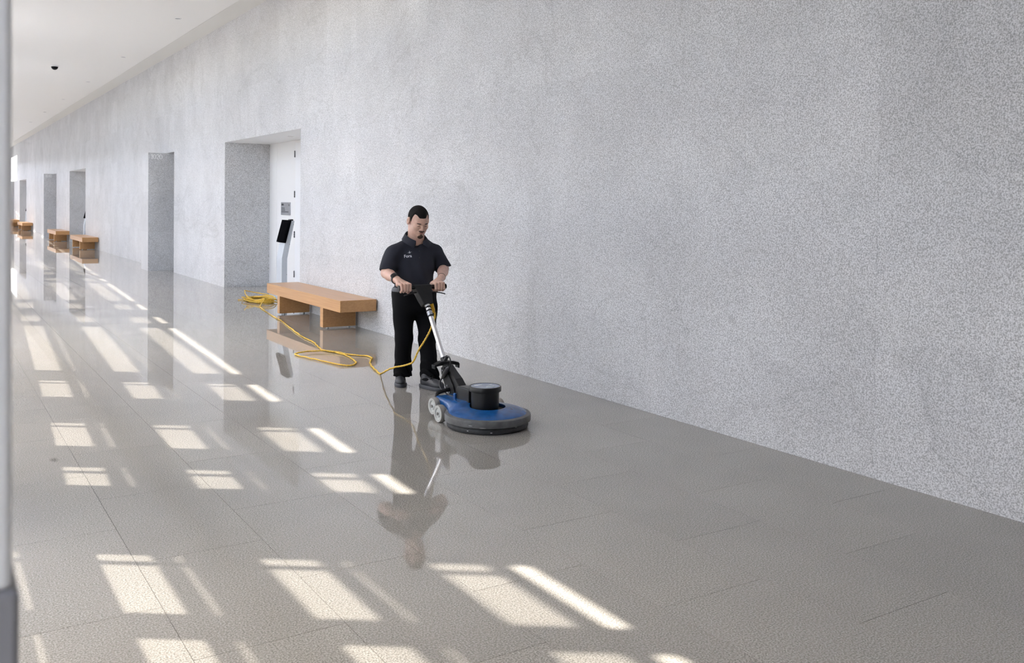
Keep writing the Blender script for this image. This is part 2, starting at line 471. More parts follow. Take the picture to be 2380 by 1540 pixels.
# deep niches: stone jambs, soffit, white back wall with a door ------------
ri = 0
def downlight(x, y, z, label, r=0.06):
    e = empty('downlight', (x, y, z))
    MB().lathe([(r, 0.0), (r, -0.006), (r*0.86, -0.010), (r*0.80, -0.004), (r*0.8, 0.0)], (x, y, z), 24, cap=False).build('trim_ring', M['white'], e, True)
    MB().lathe([(r*0.8, -0.002), (r*0.5, -0.001)], (x, y, z), 24).build('lens', M['postbase'], e)
    return tag(e, label, 'light', 'recessed ceiling downlights')
KIOSKS = []
for i, n in enumerate(NICHE):
    far = n+NW
    o = MB().box(WX+0.001, WX+ND+0.1, far+0.0004, far+0.03, 0, 0.97).box(WX+0.001, WX+ND+0.1, far+0.0004, far+0.03, 0.9703, 1.985).box(WX+0.001, WX+ND+0.1, far+0.0004, far+0.03, 1.9853, LINT).box(WX+0.03, WX+ND+0.1, far+0.02, far+0.05, 0, LINT).build('trim_%d' % (2*i+1), M['wall'])
    tag(o, 'grey stone jamb at the far side of a wide recess', None, None, 'structure')
    o = MB().box(WX+0.0225, WX+ND+0.1, n-0.03, n-0.0004, 0, LINT).build('trim_%d' % (2*i+2), M['wall']); tag(o, kind='structure')
    o = MB().box(WX+0.003, WX+ND+0.12, n-0.03, far+0.03, LINT, LINT+0.05).build('ceiling_recess', M['white']); tag(o, kind='structure')
    bw = MB().box(WX+ND, WX+ND+0.12, n-0.05, far+0.05, 0, LINT).build('wall_recess', M['white']); tag(bw, kind='structure')
    # door leaf in the white back wall
    X = WX+ND
    dr = empty('door_%d' % (i+1), (X, n+1.7, 0)); tag(dr, kind='structure')
    MB().box(X-0.012, X-0.001, n+1.15, n+2.90, 0.006, 2.93).build('door_leaf', M['door'], dr)
    MB().box(X-0.004, X-0.0005, n+2.905, n+2.93, 0.0, 2.95).build('door_frame', M['white'], dr)
    MB().box(X-0.004, X-0.0005, n+4.05, n+4.06, 0.0, 2.95).build('door_frame', M['white'], dr)
    for z in (0.355, 1.135, 1.925, 2.715):
        hg = MB()
        hg.lathe([(0.011, -0.065), (0.011, 0.065)], (X-0.018, n+2.925, z), 10)
        for dz in (-0.04, 0.0, 0.04): hg.lathe([(0.014, dz-0.008), (0.014, dz+0.008)], (X-0.018, n+2.925, z), 10)
        hg.build('hinge', M['hinge'], dr)
    MB().box(X-0.05, X-0.012, n+1.6, n+2.4, 2.86, 2.90).build('door_closer', M['steel'], dr)

# slots with a projecting numbered stone fin at their far side --------------
FX = 4.80
def stroke(mb, pts, wds, o, u, v, nrm, d=0.004):
    """flat brush stroke with changing width; pts in 2D"""
    P = [Vector((p[0], p[1])) for p in pts]; L = []; R = []
    for i, p in enumerate(P):
        t = (P[min(i+1, len(P)-1)]-P[max(i-1, 0)]).normalized(); nn = Vector((-t.y, t.x))*(wds[i]/2)
        L.append(p+nn); R.append(p-nn)
    V = []
    for q in L+R: V.append(o+u*q.x+v*q.y+nrm*d)
    for q in L+R: V.append(o+u*q.x+v*q.y)
    n = len(P); F = []
    for i in range(n-1):
        F.append((i, i+1, n+i+1, n+i)); F.append((2*n+i, 3*n+i, 3*n+i+1, 2*n+i+1))
        F.append((i, 2*n+i, 2*n+i+1, i+1)); F.append((n+i, n+i+1, 3*n+i+1, 3*n+i))
    F.append((0, n, 3*n, 2*n)); F.append((n-1, 3*n-1, 4*n-1, 2*n-1))
    mb.add(V, F)
def digit(ch, o, u, v, nrm, h):
    mb = MB(); k = h
    if ch == '1':
        stroke(mb, [(0.16*k, 0), (0.16*k, k)], [0.14*k]*2, o, u, v, nrm)
        stroke(mb, [(0.0*k, 0.02*k), (0.32*k, 0.02*k)], [0.04*k]*2, o, u, v, nrm)
        stroke(mb, [(0.02*k, 0.90*k), (0.16*k, 0.97*k)], [0.05*k]*2, o, u, v, nrm)
        return mb, 0.36*k
    if ch == '0':
        pts = []; wd = []
        for i in range(25):
            a = 2*math.pi*i/24; pts.append((0.31*k+0.26*k*math.cos(a), 0.5*k+0.47*k*math.sin(a))); wd.append((0.05+0.09*abs(math.cos(a)))*k)
        stroke(mb, pts, wd, o, u, v, nrm); return mb, 0.68*k
    if ch == '2':
        pts = catmull([(0.05*k, 0.76*k, 0), (0.12*k, 0.93*k, 0), (0.30*k, 0.97*k, 0), (0.46*k, 0.80*k, 0), (0.42*k, 0.55*k, 0), (0.22*k, 0.25*k, 0), (0.04*k, 0.05*k, 0)], 4)
        stroke(mb, [(p.x, p.y) for p in pts], [(0.05+0.07*math.sin(math.pi*i/(len(pts)-1)))*k for i in range(len(pts))], o, u, v, nrm)
        stroke(mb, [(0.03*k, 0.05*k), (0.52*k, 0.05*k)], [0.09*k]*2, o, u, v, nrm); return mb, 0.60*k
    pts = catmull([(0.06*k, 0.82*k, 0), (0.20*k, 0.97*k, 0), (0.40*k, 0.90*k, 0), (0.40*k, 0.66*k, 0), (0.20*k, 0.53*k, 0), (0.42*k, 0.42*k, 0), (0.46*k, 0.18*k, 0), (0.24*k, 0.02*k, 0), (0.04*k, 0.12*k, 0)], 4)
    stroke(mb, [(p.x, p.y) for p in pts], [(0.05+0.06*math.sin(math.pi*i/(len(pts)-1)))*k for i in range(len(pts))], o, u, v, nrm); return mb, 0.58*k
for i, s in enumerate(SLOT):
    y0 = s+SW; y1 = y0+0.86
    e = empty('stone_fin', (WX-0.2, y0, 0))
    for z0, z1 in ((0, 0.97), (0.972, 1.985), (1.987, LINT-0.001)):
        MB().box(FX, WX+0.59, y0+0.001, y1-0.001, z0, z1).build('stone_block', M['wall'], e)
    num = ['1020', '1030', None][i]
    tag(e, ['nearest projecting stone fin, numbered 1020, just past the wide recess with the kiosk', 'middle projecting stone fin, numbered 1030, behind the third bench', 'farthest projecting stone fin, unnumbered, at the end of the hall'][i], 'stone fin', 'stone fins along the wall')
    if num:
        x = FX+0.07
        for ch in num:
            mb, adv = digit(ch, Vector((x, y0, 2.82)), Vector((1, 0, 0)), Vector((0, 0, 1)), Vector((0, -1, 0)), 0.118)
            mb.build('digit', M['sign'], e); x += adv
    o = MB().box(WX+0.0225, WX+0.62, s-0.03, s-0.0004, 0, LINT).build('trim_%d' % (7+2*i), M['wall']); tag(o, kind='structure')
    o = MB().box(WX+0.003, WX+0.62, s-0.03, y0, LINT, LINT+0.05).build('ceiling_slot', M['wall']); tag(o, kind='structure')
    o = MB().box(WX+0.60, WX+0.64, s-0.05, y1, 0, LINT).build('wall_slot', M['wall']); tag(o, kind='structure')

# ceiling ----------------------------------------------------------------
CZ = 5.402
ce = MB().prism([(fx(YB)-0.1, YB), (4.83, YB), (4.83, YEND), (fx(YEND)-0.1, YEND), (fx(KINK)-0.1, KINK)], CZ, CZ+0.12, 'Z').build('ceiling', M['ceil']); tag(ce, kind='structure')
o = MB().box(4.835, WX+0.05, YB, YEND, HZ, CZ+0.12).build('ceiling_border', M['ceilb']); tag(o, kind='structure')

# end walls ---------------------------------------------------------------
o = MB().box(-3, 9, YEND, YEND+0.2, 0, 5.6).build('wall_end', M['white']); tag(o, kind='structure')
o = MB().box(-6, 9, YB-0.2, YB, 0, 5.6).build('wall_back', M['backwall']); tag(o, kind='structure')

# window wall on the left: piers, frosted strips, ribbon windows --------------
wl = empty('wall_left', (fx(0), 0, 0)); tag(wl, kind='structure')
def fbox(name, ya, yb, z0, z1, t0, t1, mat, parent):
    ys = [ya]+([KINK] if ya < KINK < yb else [])+[yb]
    v = [(fx(y)+t, y, z) for y in ys for t in (t0, t1) for z in (z0, z1)]
    f = [(0, 2, 3, 1)]
    for i in range(len(ys)-1):
        b = 4*i; f += [(b, b+1, b+5, b+4), (b+2, b+6, b+7, b+3), (b, b+4, b+6, b+2), (b+1, b+3, b+7, b+5)]
    b = 4*(len(ys)-1); f.append((b, b+1, b+3, b+2))
    return mesh_obj(name, v, f, mat, parent)
per = 7.82; openings = []
for k in range(-1, 9):
    o0 = per*k
    openings += [(8.35+o0, 9.17+o0), (10.25+o0, 11.13+o0)]
    if k == -1: openings += [(3.9, 4.98), (5.22, 6.03), (7.30, 7.78)]
    else: openings += [(11.72+o0, 15.62+o0)]
openings = [(-0.9, 0.25)]+[q for q in openings if q[1] < YEND-1 and q[0] > 3.3]  # leading opening is added out of view to brighten the near column
py0 = YB
for a, b in openings:
    fbox('pier', py0, a, 0, CZ, -0.03, 0.03, M['white'], wl); py0 = b
fbox('pier', py0, YEND, 0, CZ, -0.03, 0.03, M['white'], wl)
for a, b in openings:
    if b-a < 1.0: fbox('mullion', b-0.16, b-0.125, 0, 5.05, -0.02, 0.02, M['white'], wl)
def zw(w_): return 1.555*(w_+0.8)
rows = []
for q in range(-1, 5):
    w0 = 0.735-0.705+0.705*q-0.0
    if q < 4: rows += [(zw(w0), zw(w0+0.245), 'pane'), (zw(w0+0.340), zw(w0+0.378), 'pane2')]
rows = [r for r in rows if r[0] > 0.1]
rows[-1] = (zw(2.490), zw(2.602), 'clear')
z = 0.0
for r in rows:
    fbox('frosted_strip', YB, YEND, z, r[0], -0.006, 0.006, M['frost'], wl); z = r[1]
fbox('frosted_strip', YB, YEND, z, CZ, -0.03, 0.03, M['white'], wl)
for i, r in enumerate(rows):
    o = fbox('window_%d' % (i+1), YB, YEND, r[0], r[1], -0.004, 0.004, M[r[2]], None); tag(o, kind='structure')
o = MB().box(-60, -6.01, -60, 140, -0.3, -0.1).build('floor_outside', M['paving']); tag(o, kind='structure')

o = MB().box(-26, -14, 28, 150, -0.1, 12.0).build('added_sky_blocker', M['blocker_matte']); tag(o, kind='structure')  # unseen block, added outside to cut low skylight reaching the far bays
# sampling portal over the glazing (guides sky light, emits nothing)
pd = bpy.data.lights.new('window_portal', 'AREA'); pd.shape = 'RECTANGLE'; pd.size = 75; pd.size_y = 5.3
pd.cycles.is_portal = True
pt = bpy.data.objects.new('window_portal', pd); COL.objects.link(pt)
mid = 37.0; pt.location = (fx(mid)-0.08, mid, 2.7)
zx = Vector((-1, 0.052, 0)).normalized(); xx = Vector((0.052, 1, 0)).normalized(); yy_ = zx.cross(xx)
pt.matrix_world = Matrix(((xx.x, yy_.x, zx.x, pt.location.x), (xx.y, yy_.y, zx.y, pt.location.y), (xx.z, yy_.z, zx.z, pt.location.z), (0, 0, 0, 1)))

# near white column at the left edge ------------------------------------------
e = empty('column', (-0.10, 0.68, 0)); tag(e, 'white square column with a grey lower casing at the left edge', 'column')
MB().bbox(-0.24, 0.0405, 0.563, 0.80, 1.5495, CZ, 0.003).build('shaft', M['post'], e)
MB().bbox(-0.245, 0.0438, 0.559, 0.804, 0.0, 1.5495, 0.003).build('casing', M['postbase'], e)

# thin white emissive box flush on the wall above the last opening
o = MB().box(WX-0.012, WX-0.001, 68.95, 73.7, 3.0, 4.65).build('emissive_panel', None)
m = bpy.data.materials.new('emissive_white'); m.use_nodes = True; b = m.node_tree.nodes['Principled BSDF']
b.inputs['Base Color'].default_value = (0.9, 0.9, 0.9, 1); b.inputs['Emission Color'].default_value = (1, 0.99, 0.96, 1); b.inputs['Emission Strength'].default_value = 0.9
o.data.materials.append(m); tag(o, 'bright white emissive panel high on the wall at the far end', 'panel')

# ------------------------------------------------------------------ benches
def bench(y0, label):
    x0, x1 = 4.705, 5.228; L = 3.12
    e = empty('bench', ((x0+x1)/2, y0+L/2, 0))
    MB().bbox(x0, x1, y0, y0+L, 0.297, 0.455, 0.003).build('seat', M['wood'], e)
    for yl in (y0+0.66, y0+2.52):
        lg = MB().bbox(x0+0.012, x1-0.02, yl, yl+0.11, 0.022, 0.2968, 0.003).build('leg', M['wood'], e)
        for xx_ in (x0+0.10, x1-0.10):
            MB().lathe([(0.022, 0.0), (0.022, 0.008), (0.012, 0.010), (0.012, 0.0225)], (xx_, yl+0.055, 0), 14).build('levelling_foot', M['steel'], lg, True)
    return tag(e, label, 'bench', 'wooden benches along the stone wall')
bench(11.65, 'long maple bench nearest the man, in front of the wide recess with the kiosk')
bench(35.35, 'second maple bench, beside the recess beyond the 1020 fin')
bench(42.95, 'third maple bench, in front of the 1030 fin')
bench(58.4, 'fourth maple bench, small and far down the hall')
bench(66.9, 'farthest maple bench, partly cut off by the column')

# ------------------------------------------------------------------ kiosks, plaques
def kiosk(dy, label):
    Y = 16.46+dy; x = 5.516; w_ = 0.30
    e = empty('kiosk', (x+0.1, Y+w_/2, 0))
    pf = [(x, 0.02), (x, 0.745), (x+0.134, 1.435), (x+0.233, 1.425), (x+0.099, 0.74), (x+0.099, 0.02)]
    MB().prism([(p[0], p[1]) for p in pf], Y, Y+w_, 'Y').build('post', M['kiosk'], e)
    MB().bbox(x-0.06, x+0.28, Y-0.06, Y+w_+0.06, 0.0, 0.02, 0.004).build('base_plate', M['kiosk'], e)
    a = Vector((x+0.009, 0, 1.035)); b = Vector((x+0.114, 0, 1.442)); t = (b-a).normalized(); n = Vector((-t.z, 0, t.x))
    po = [a, b, b-n*0.048, a-n*0.048]
    MB().prism([(p.x, p.z) for p in po], Y-0.05, Y+w_+0.05, 'Y').build('tablet_housing', M['tablet'], e)
    q = [a+n*0.003+t*0.03, b+n*0.003-t*0.03, b-t*0.03-n*0.001, a+t*0.03-n*0.001]
    MB().prism([(p.x, p.z) for p in q], Y-0.025, Y+w_+0.025, 'Y').build('screen', M['tablet'], e)
    MB().bbox(x+0.165, x+0.225, Y+0.04, Y+0.16, 1.425, 1.455, 0.008).build('scanner', M['black'], e)
    for (xx_, zz) in ((x+0.14, 1.35), (x+0.225, 1.36), (x+0.155, 1.0), (x+0.10, 0.45)):
        MB().lathe([(0.006, -0.003), (0.006, 0.002)], (xx_-0.01, Y, zz), 8, 'Y').build('screw', M['hinge'], e)
    return tag(e, label, 'kiosk', 'leaning tablet kiosks in the recesses')
kiosk(0, 'slanted silver kiosk with a black tablet behind the nearest bench')
kiosk(24.4, 'far kiosk with only its black tablet showing, behind the second bench')
kiosk(49.6, 'farthest kiosk, a tiny black tablet at the recess past the 1030 fin')
def plaque(n, label):
    X = WX+ND-0.001; ya, yb = n+3.20, n+3.75
    e = empty('plaque', (X, n+3.5, 1.635))
    MB().bbox(X-0.014, X, ya, yb, 1.51, 1.765, 0.003).build('plate', M['plaque'], e)
    MB().box(X-0.016, X-0.0135, yb-0.17, yb-0.04, 1.70, 1.735).build('print', M['ink'], e)
    MB().box(X-0.016, X-0.0135, ya+0.04, ya+0.07, 1.69, 1.73).build('print', M['ink'], e)
    for z, l in ((1.645, 0.20), (1.61, 0.22), (1.572, 0.42)):
        MB().box(X-0.016, X-0.0135, yb-0.04-l, yb-0.04, z-0.007, z+0.007).build('print', M['ink'], e)
    return tag(e, label, 'sign', 'grey plaques on the recess walls')
plaque(14.76, 'small grey plaque with lines of print on the white recess wall')

# ceiling fixtures ------------------------------------------------------------
names = ['nearest', 'second', 'third', 'fourth', 'fifth', 'farthest']
for i in range(6):
    downlight(4.30, 19.25+5.95*i, CZ, '%s recessed downlight in the row on the white ceiling' % names[i], 0.068)
downlight(WX+0.47, 16.6, LINT, 'recessed downlight in the soffit above the kiosk', 0.06)
p = pixz(127, 152.5, CZ)
e = empty('dome_camera', p); tag(e, 'small black dome security camera on the white ceiling', 'camera')
MB().lathe([(0.105, 0), (0.105, -0.022), (0.09, -0.03)], p, 32).build('base_ring', M['white'], e, True)
MB().lathe([(0.088*math.cos(a), -0.03-0.085*math.sin(a)) for a in [i*math.pi/2/10 for i in range(10)]]+[(0.002, -0.115)], p, 32).build('dome', M['screen'], e, True)


# ------------------------------------------------------------------ floor burnisher
MX, MY = 3.805, 6.315
M['skirt'] = plain('grey_bumper', (0.095, 0.097, 0.10), 0.45, var=0.35, bscale=14)
M['pad'] = plain('pad_rubber', (0.03, 0.03, 0.032), 0.6, var=0.3, bscale=30)
M['scuff'] = plain('scuff', (0.55, 0.55, 0.54), 0.7)
M['blue'] = plain('blue_shell', (0.008, 0.075, 0.25), 0.25, var=0.18, bscale=18)
M['tyre'] = plain('grey_tyre', (0.27, 0.255, 0.235), 0.7)
M['hub'] = plain('pale_hub', (0.50, 0.51, 0.49), 0.5)
M['motlabel'] = plain('motor_label', (0.14, 0.18, 0.26), 0.12)
M['print'] = plain('label_print', (0.62, 0.68, 0.66), 0.4)
M['yellow'] = plain('yellow_cord', (0.80, 0.51, 0.06), 0.45)
M['yellowd'] = plain('yellow_plug', (0.70, 0.40, 0.02), 0.4)
bn = empty('floor_burnisher', (MX, MY, 0))
tag(bn, 'blue disc floor burnisher with black motor and silver handle column', 'floor machine')
C0 = (MX, MY, 0)
sk = MB().lathe([(0.28, 0.047), (0.336, 0.049), (0.344, 0.056), (0.345, 0.092), (0.340, 0.106), (0.326, 0.113), (0.30, 0.113), (0.28, 0.10)], C0, 72).build('bumper', M['skirt'], bn, True)
MB().lathe([(0.10, 0.0005), (0.305, 0.0005), (0.322, 0.006), (0.326, 0.016), (0.326, 0.030), (0.318, 0.046), (0.28, 0.05), (0.1, 0.05)], C0, 72).build('pad_ring', M['pad'], bn, True)
for a, l, z, t in ((-2.55, 0.10, 0.073, 0.003), (-2.30, 0.16, 0.060, 0.0025), (-1.45, 0.06, 0.052, 0.004), (-0.95, 0.12, 0.055, 0.003), (-2.62, 0.05, 0.026, 0.005), (-2.05, 0.06, 0.020, 0.006), (-0.5, 0.05, 0.06, 0.002)):
    n = 8; r = 0.3452 if z > 0.047 else 0.3262; rs = []
    v = []; f = []
    for i in range(n+1):
        q = a+l*i/n
        for zz in (z-t/2*(1-abs(2*i/n-1)**2), z+t/2*(1-abs(2*i/n-1)**2)):
            for rr in (r-0.002, r+0.0006): v.append((MX+rr*math.cos(q), MY+rr*math.sin(q), zz))
    for i in range(n):
        b = i*4; f += [(b+1, b+5, b+7, b+3), (b, b+2, b+6, b+4), (b, b+4, b+5, b+1), (b+2, b+3, b+7, b+6)]
    MB().add(v, f).build('scuff_mark', M['scuff'], sk)
g = SDF((MX-0.38, MY-0.38, 0.05), (MX+0.38, MY+0.62, 0.27), 0.0036)
g.ell((MX, MY, 0.096), (0.322, 0.322, 0.066), 0)
g.rbox((MX-0.035, MY+0.33, 0.125), (0.175, 0.22, 0.042), 0.035, 0.09)
def cut_hole(X, Y, Z):
    return np.maximum(np.sqrt((X-MX)**2+(Y-MY)**2)-0.142, 0.128-Z)
g.fn((MX-0.2, MY-0.2, 0.1), (MX+0.2, MY+0.2, 0.27), cut_hole, 0.0, 'sub')
g.fn((MX-0.38, MY-0.38, 0.0), (MX+0.38, MY+0.62, 0.1005), lambda X, Y, Z: (Z-0.1)+0*X+0*Y, 0, 'sub')
cov = g.mesh('cover', M['blue'], bn)
MB().bbox(MX-0.132, MX-0.105, MY+0.30, MY+0.335, 0.165, 0.215, 0.006).build('latch', M['blue'], cov)
MB().lathe([(0.02, 0.127), (0.140, 0.127), (0.140, 0.131), (0.02, 0.131)], C0, 40).build('motor_well', M['blackm'], bn)
C0m = (MX-0.018, MY+0.012, 0)
mo = MB().lathe([(0.02, 0.131), (0.106, 0.131), (0.110, 0.15), (0.113, 0.29), (0.02, 0.29)], C0m, 56).build('motor', M['black'], bn, True)
cp = MB().lathe([(0.10, 0.279), (0.127, 0.279), (0.129, 0.283), (0.129, 0.312), (0.125, 0.318), (0.118, 0.320), (0.117, 0.316), (0.02, 0.316)], C0m, 56).build('motor_cap', M['black'], bn, True)
lb = MB().lathe([(0.02, 0.3155), (0.115, 0.3155), (0.115, 0.3175), (0.02, 0.3175)], C0m, 48).build('cap_label', M['motlabel'], cp)
for (dx, dy, wx, wy) in ((-0.035, 0.05, 0.07, 0.018), (0.02, -0.045, 0.075, 0.016), (0.07, 0.03, 0.03, 0.012)):
    MB().box(C0m[0]+dx-wx/2, C0m[0]+dx+wx/2, C0m[1]+dy-wy/2, C0m[1]+dy+wy/2, 0.3174, 0.3182).build('label_print', M['print'], cp)
bx = MB().prism([(MY+0.10, 0.128), (MY+0.325, 0.140), (MY+0.305, 0.262), (MY+0.285, 0.280), (MY+0.10, 0.284)], MX-0.118, MX+0.06, 'X').build('switch_box', M['black'], bn)
bv = bx.modifiers.new('round', 'BEVEL'); bv.width = 0.008; bv.segments = 2
# pivot casting and side plates
pv = MB().prism([(6.66, 0.15), (6.80, 0.13), (6.90, 0.165), (6.985, 0.27), (7.035, 0.35), (7.00, 0.395), (6.95, 0.385), (6.88, 0.345), (6.79, 0.30), (6.71, 0.24)], MX-0.038, MX+0.038, 'X').build('pivot_casting', M['black'], bn)
bv = pv.modifiers.new('round', 'BEVEL'); bv.width = 0.006; bv.segments = 2
for sx in (-1, 1):
    xa = MX+sx*0.040
    pl = MB().prism([(6.76, 0.15), (6.86, 0.15), (6.935, 0.20), (7.01, 0.31), (7.02, 0.36), (6.97, 0.37), (6.89, 0.32), (6.80, 0.235)], min(xa, xa+sx*0.008), max(xa, xa+sx*0.008), 'X').build('side_plate', M['blackm'], bn)
    for (yb, zb) in ((6.90, 0.225), (6.86, 0.175), (6.985, 0.34)):
        MB().lathe([(0.0065, -0.004), (0.0065, 0.003), (0.004, 0.004)], (xa+sx*0.010, yb, zb), 12, 'X').build('bolt', M['steel'], pl)
# hook plate
hk = MB().prism([(MX-0.118, 0.352), (MX-0.122, 0.385), (MX-0.06, 0.412), (MX+0.045, 0.412), (MX+0.112, 0.398), (MX+0.124, 0.384), (MX+0.122, 0.345), (MX+0.110, 0.348), (MX+0.108, 0.374), (MX+0.05, 0.380), (MX-0.05, 0.380), (MX-0.104, 0.374), (MX-0.108, 0.352)], 6.995, 7.055, 'Y').build('cord_hook', M['blackm'], bn)
bv = hk.modifiers.new('round', 'BEVEL'); bv.width = 0.004; bv.segments = 2
ax = Vector((0, 0.595, 0.804))
A0 = Vector((MX, 7.01, 0.36)); A1 = A0+ax*0.09; A2 = A0+ax*0.665
MB().tube([A0-ax*0.05, A1], 0.030, 20).build('socket', M['black'], bn, True)
MB().tube([A1-ax*0.01, A2], 0.0215, 24).build('handle_column', M['alu'], bn, True)
for q in (0.50, 0.555, 0.59, 0.615):
    MB().tube([A0+ax*q, A0+ax*(q+0.012)], 0.0265, 18).build('collar', M['blackm'] if q < 0.6 else M['alu'], bn, True)
MB().tube([A0+ax*0.515, A0+ax*0.552], 0.025, 18).build('collar_sleeve', M['steel'], bn, True)
# control housing (frame: ax along, side X, normal out of the front face)
nf = Vector((0, -0.804, 0.595)); Hb = A0+ax*0.625
def hp(x, t, d): return Vector((MX+x, 0, 0))+Vector((0, Hb.y, Hb.z))+ax*t+nf*d
bm_ = MB()
rows_ = [(-0.045, 0.048, -0.005, -0.035, 0.030), (-0.060, 0.060, 0.06, -0.04, 0.034), (-0.085, 0.085, 0.185, -0.04, 0.036), (-0.082, 0.082, 0.200, -0.035, 0.022)]
vv = []; ff = []
for xa, xb, t, d0, d1 in rows_:
    vv += [hp(xa, t, d0), hp(xb, t, d0), hp(xb, t, d1), hp(xa, t, d1)]
for k in range(len(rows_)-1):
    for i in range(4): ff.append((k*4+i, k*4+(i+1) % 4, (k+1)*4+(i+1) % 4, (k+1)*4+i))
ff += [(3, 2, 1, 0), tuple(4*(len(rows_)-1)+i for i in range(4))]
hs = bm_.add(vv, ff).build('control_housing', M['blackm'], bn)
bv = hs.modifiers.new('round', 'BEVEL'); bv.width = 0.006; bv.segments = 3
GY, GZ = 7.478, 1.012
MB().tube([(MX-0.10, GY, GZ), (MX+0.10, GY, GZ)], 0.016, 16).build('handle_bar', M['black'], bn, True)
for sx in (-1, 1):
    MB().tube([(MX+sx*0.088, GY, GZ), (MX+sx*0.10, GY, GZ), (MX+sx*0.225, GY, GZ), (MX+sx*0.237, GY, GZ)], [0.020, 0.0185, 0.0185, 0.024], 16).build('grip', M['black'], bn, True)
    MB().tube(catmull([(MX+sx*0.07, GY-0.02, GZ-0.045), (MX+sx*0.12, GY-0.045, GZ-0.045), (MX+sx*0.19, GY-0.048, GZ-0.060), (MX+sx*0.205, GY-0.047, GZ-0.066)], 5), 0.0085, 10, 0.6).build('trigger_lever', M['black'], bn, True)
# wheels
def wheel(x, y, z, r, sx):
    t = MB().lathe([(r*0.74, -0.024), (r*0.95, -0.024), (r, -0.016), (r, 0.016), (r*0.95, 0.024), (r*0.74, 0.024)], (x, y, z), 40, 'X', cap=False).build('wheel', M['tyre'], bn, True)
    MB().lathe([(0.004, -0.020), (r*0.34, -0.022), (r*0.42, -0.014), (r*0.60, -0.014), (r*0.66, -0.0235), (r*0.90, -0.0245), (r*0.90, 0.0245), (r*0.66, 0.0235), (r*0.60, 0.014), (r*0.42, 0.014), (r*0.34, 0.022), (0.004, 0.020)], (x, y, z), 40, 'X').build('hub', M['hub'], t, True)
    MB().lathe([(0.012, -0.032), (0.012, 0.032)], (x, y, z), 10, 'X').build('axle_bolt', M['tyre'], t, True)
for sx in (-1, 1):
    wheel(MX+sx*0.275, 6.60, 0.0715, 0.071, sx)
    wheel(MX+sx*0.230, 6.785, 0.093, 0.071, sx)
    MB().tube(catmull([(MX+sx*0.195, 6.80, 0.10), (MX+sx*0.19, 6.83, 0.15), (MX+sx*0.16, 6.85, 0.185), (MX+sx*0.05, 6.86, 0.20)], 6), 0.017, 12, 0.8).build('wheel_arm', M['black'], bn, True)
    MB().tube([(MX+sx*0.20, 6.60, 0.0715), (MX+sx*0.25, 6.60, 0.0715)], 0.014, 12).build('wheel_arm', M['black'], bn, True)
MB().tube([(MX-0.22, 6.785, 0.093), (MX+0.22, 6.785, 0.093)], 0.010, 12).build('axle', M['steel'], bn, True)
# motor cable: plug on the column, loop, long connector, down to the switch box
def XP(px, py, dx=0.0): return pixx(px, py, MX+dx)
MB().tube([XP(1034, 837, -0.03), XP(1039, 829, -0.04)], [0.013, 0.015], 12).build('cable_plug', M['rubber'], bn, True)
MB().tube(catmull([XP(1038, 829, -0.045), XP(1043, 828, -0.06), XP(1047, 838, -0.07), XP(1045, 852, -0.07), XP(1041, 862, -0.065)], 8), 0.0055, 10).build('cable', M['rubber'], bn, True)
MB().tube([XP(1044, 853, -0.068), XP(1040, 858, -0.066), XP(1032, 871, -0.062), XP(1028, 878, -0.06)], [0.010, 0.020, 0.018, 0.011], 14).build('cable_connector', M['rubber'], bn, True)
MB().tube(catmull([XP(1030, 874, -0.06), XP(1023, 886, -0.075), XP(1023, 898, -0.085), XP(1031, 909, -0.09), XP(1043, 917, -0.095), XP(1058, 923, -0.09)], 8), 0.0065, 10).build('cable', M['rubber'], bn, True)

# ------------------------------------------------------------------ yellow extension cord
cr0 = 0.0085
floor_px = [(607, 717), (640, 739), (656, 748), (673, 762), (700, 782), (715, 790), (729, 797), (738, 806), (750, 815), (775, 820), (800, 826), (820, 837), (827, 845), (818, 850.5), (795, 850), (760, 843), (725, 835), (697, 829), (686, 825), (700, 822.5), (740, 819), (775, 820.5), (815, 826), (848, 828.5), (862, 832), (864, 836), (860, 842), (862, 850), (870, 859), (879, 867), (884, 871)]
pts = []
cc = Vector((5.06, 16.32, 0))
rnd = random.Random(3)
a = 2.6; zlev = cr0
tail = [pixz(553, 697.5), pixz(572, 696.5), pixz(590, 694.5)]
coil = []
for k in range(83):
    a += 2*math.pi/10
    lap = k//10
    rx = 0.215+0.03*math.sin(lap*2.1)+rnd.uniform(-.012, .012); ry = 0.44+0.08*math.cos(lap*1.7)+rnd.uniform(-.03, .03)
    coil.append(Vector((cc.x+0.03*math.sin(lap*1.3)+rx*math.cos(a), cc.y-0.04+0.06*math.cos(lap*2.9)+ry*math.sin(a), cr0+0.011*lap*(0.75+0.25*math.sin(3*a))+(0.09*max(0, math.sin(a-0.6)) if lap == 7 else 0))))
for q in tail: q.z = cr0
fp = []
for i, (px, py) in enumerate(floor_px):
    q = pixz(px, py); q.z = cr0+0.001
    if 17 < i < 26: q.z = cr0*2.4 if 19 <= i <= 21 else cr0+0.002
    fp.append(q)
air = [pix(893, 864.5, 8.42), pix(903, 858.5, 8.22), pix(921, 852.8, 7.95), pix(948, 847, 7.80), pix(958.5, 842, 7.74), pix(968, 825, 7.68), pix(978, 805, 7.62), pix(990.5, 785.6, 7.55), pix(1000, 766, 7.49), pix(1008.5, 743.7, 7.43), pix(1010.5, 731, 7.405), pix(1007, 720, 7.385)]
path = catmull(tail+coil+[Vector((fp[0].x+0.13, fp[0].y+0.42, cr0+0.02))]+fp+air, 7)
wob = []; L = 0
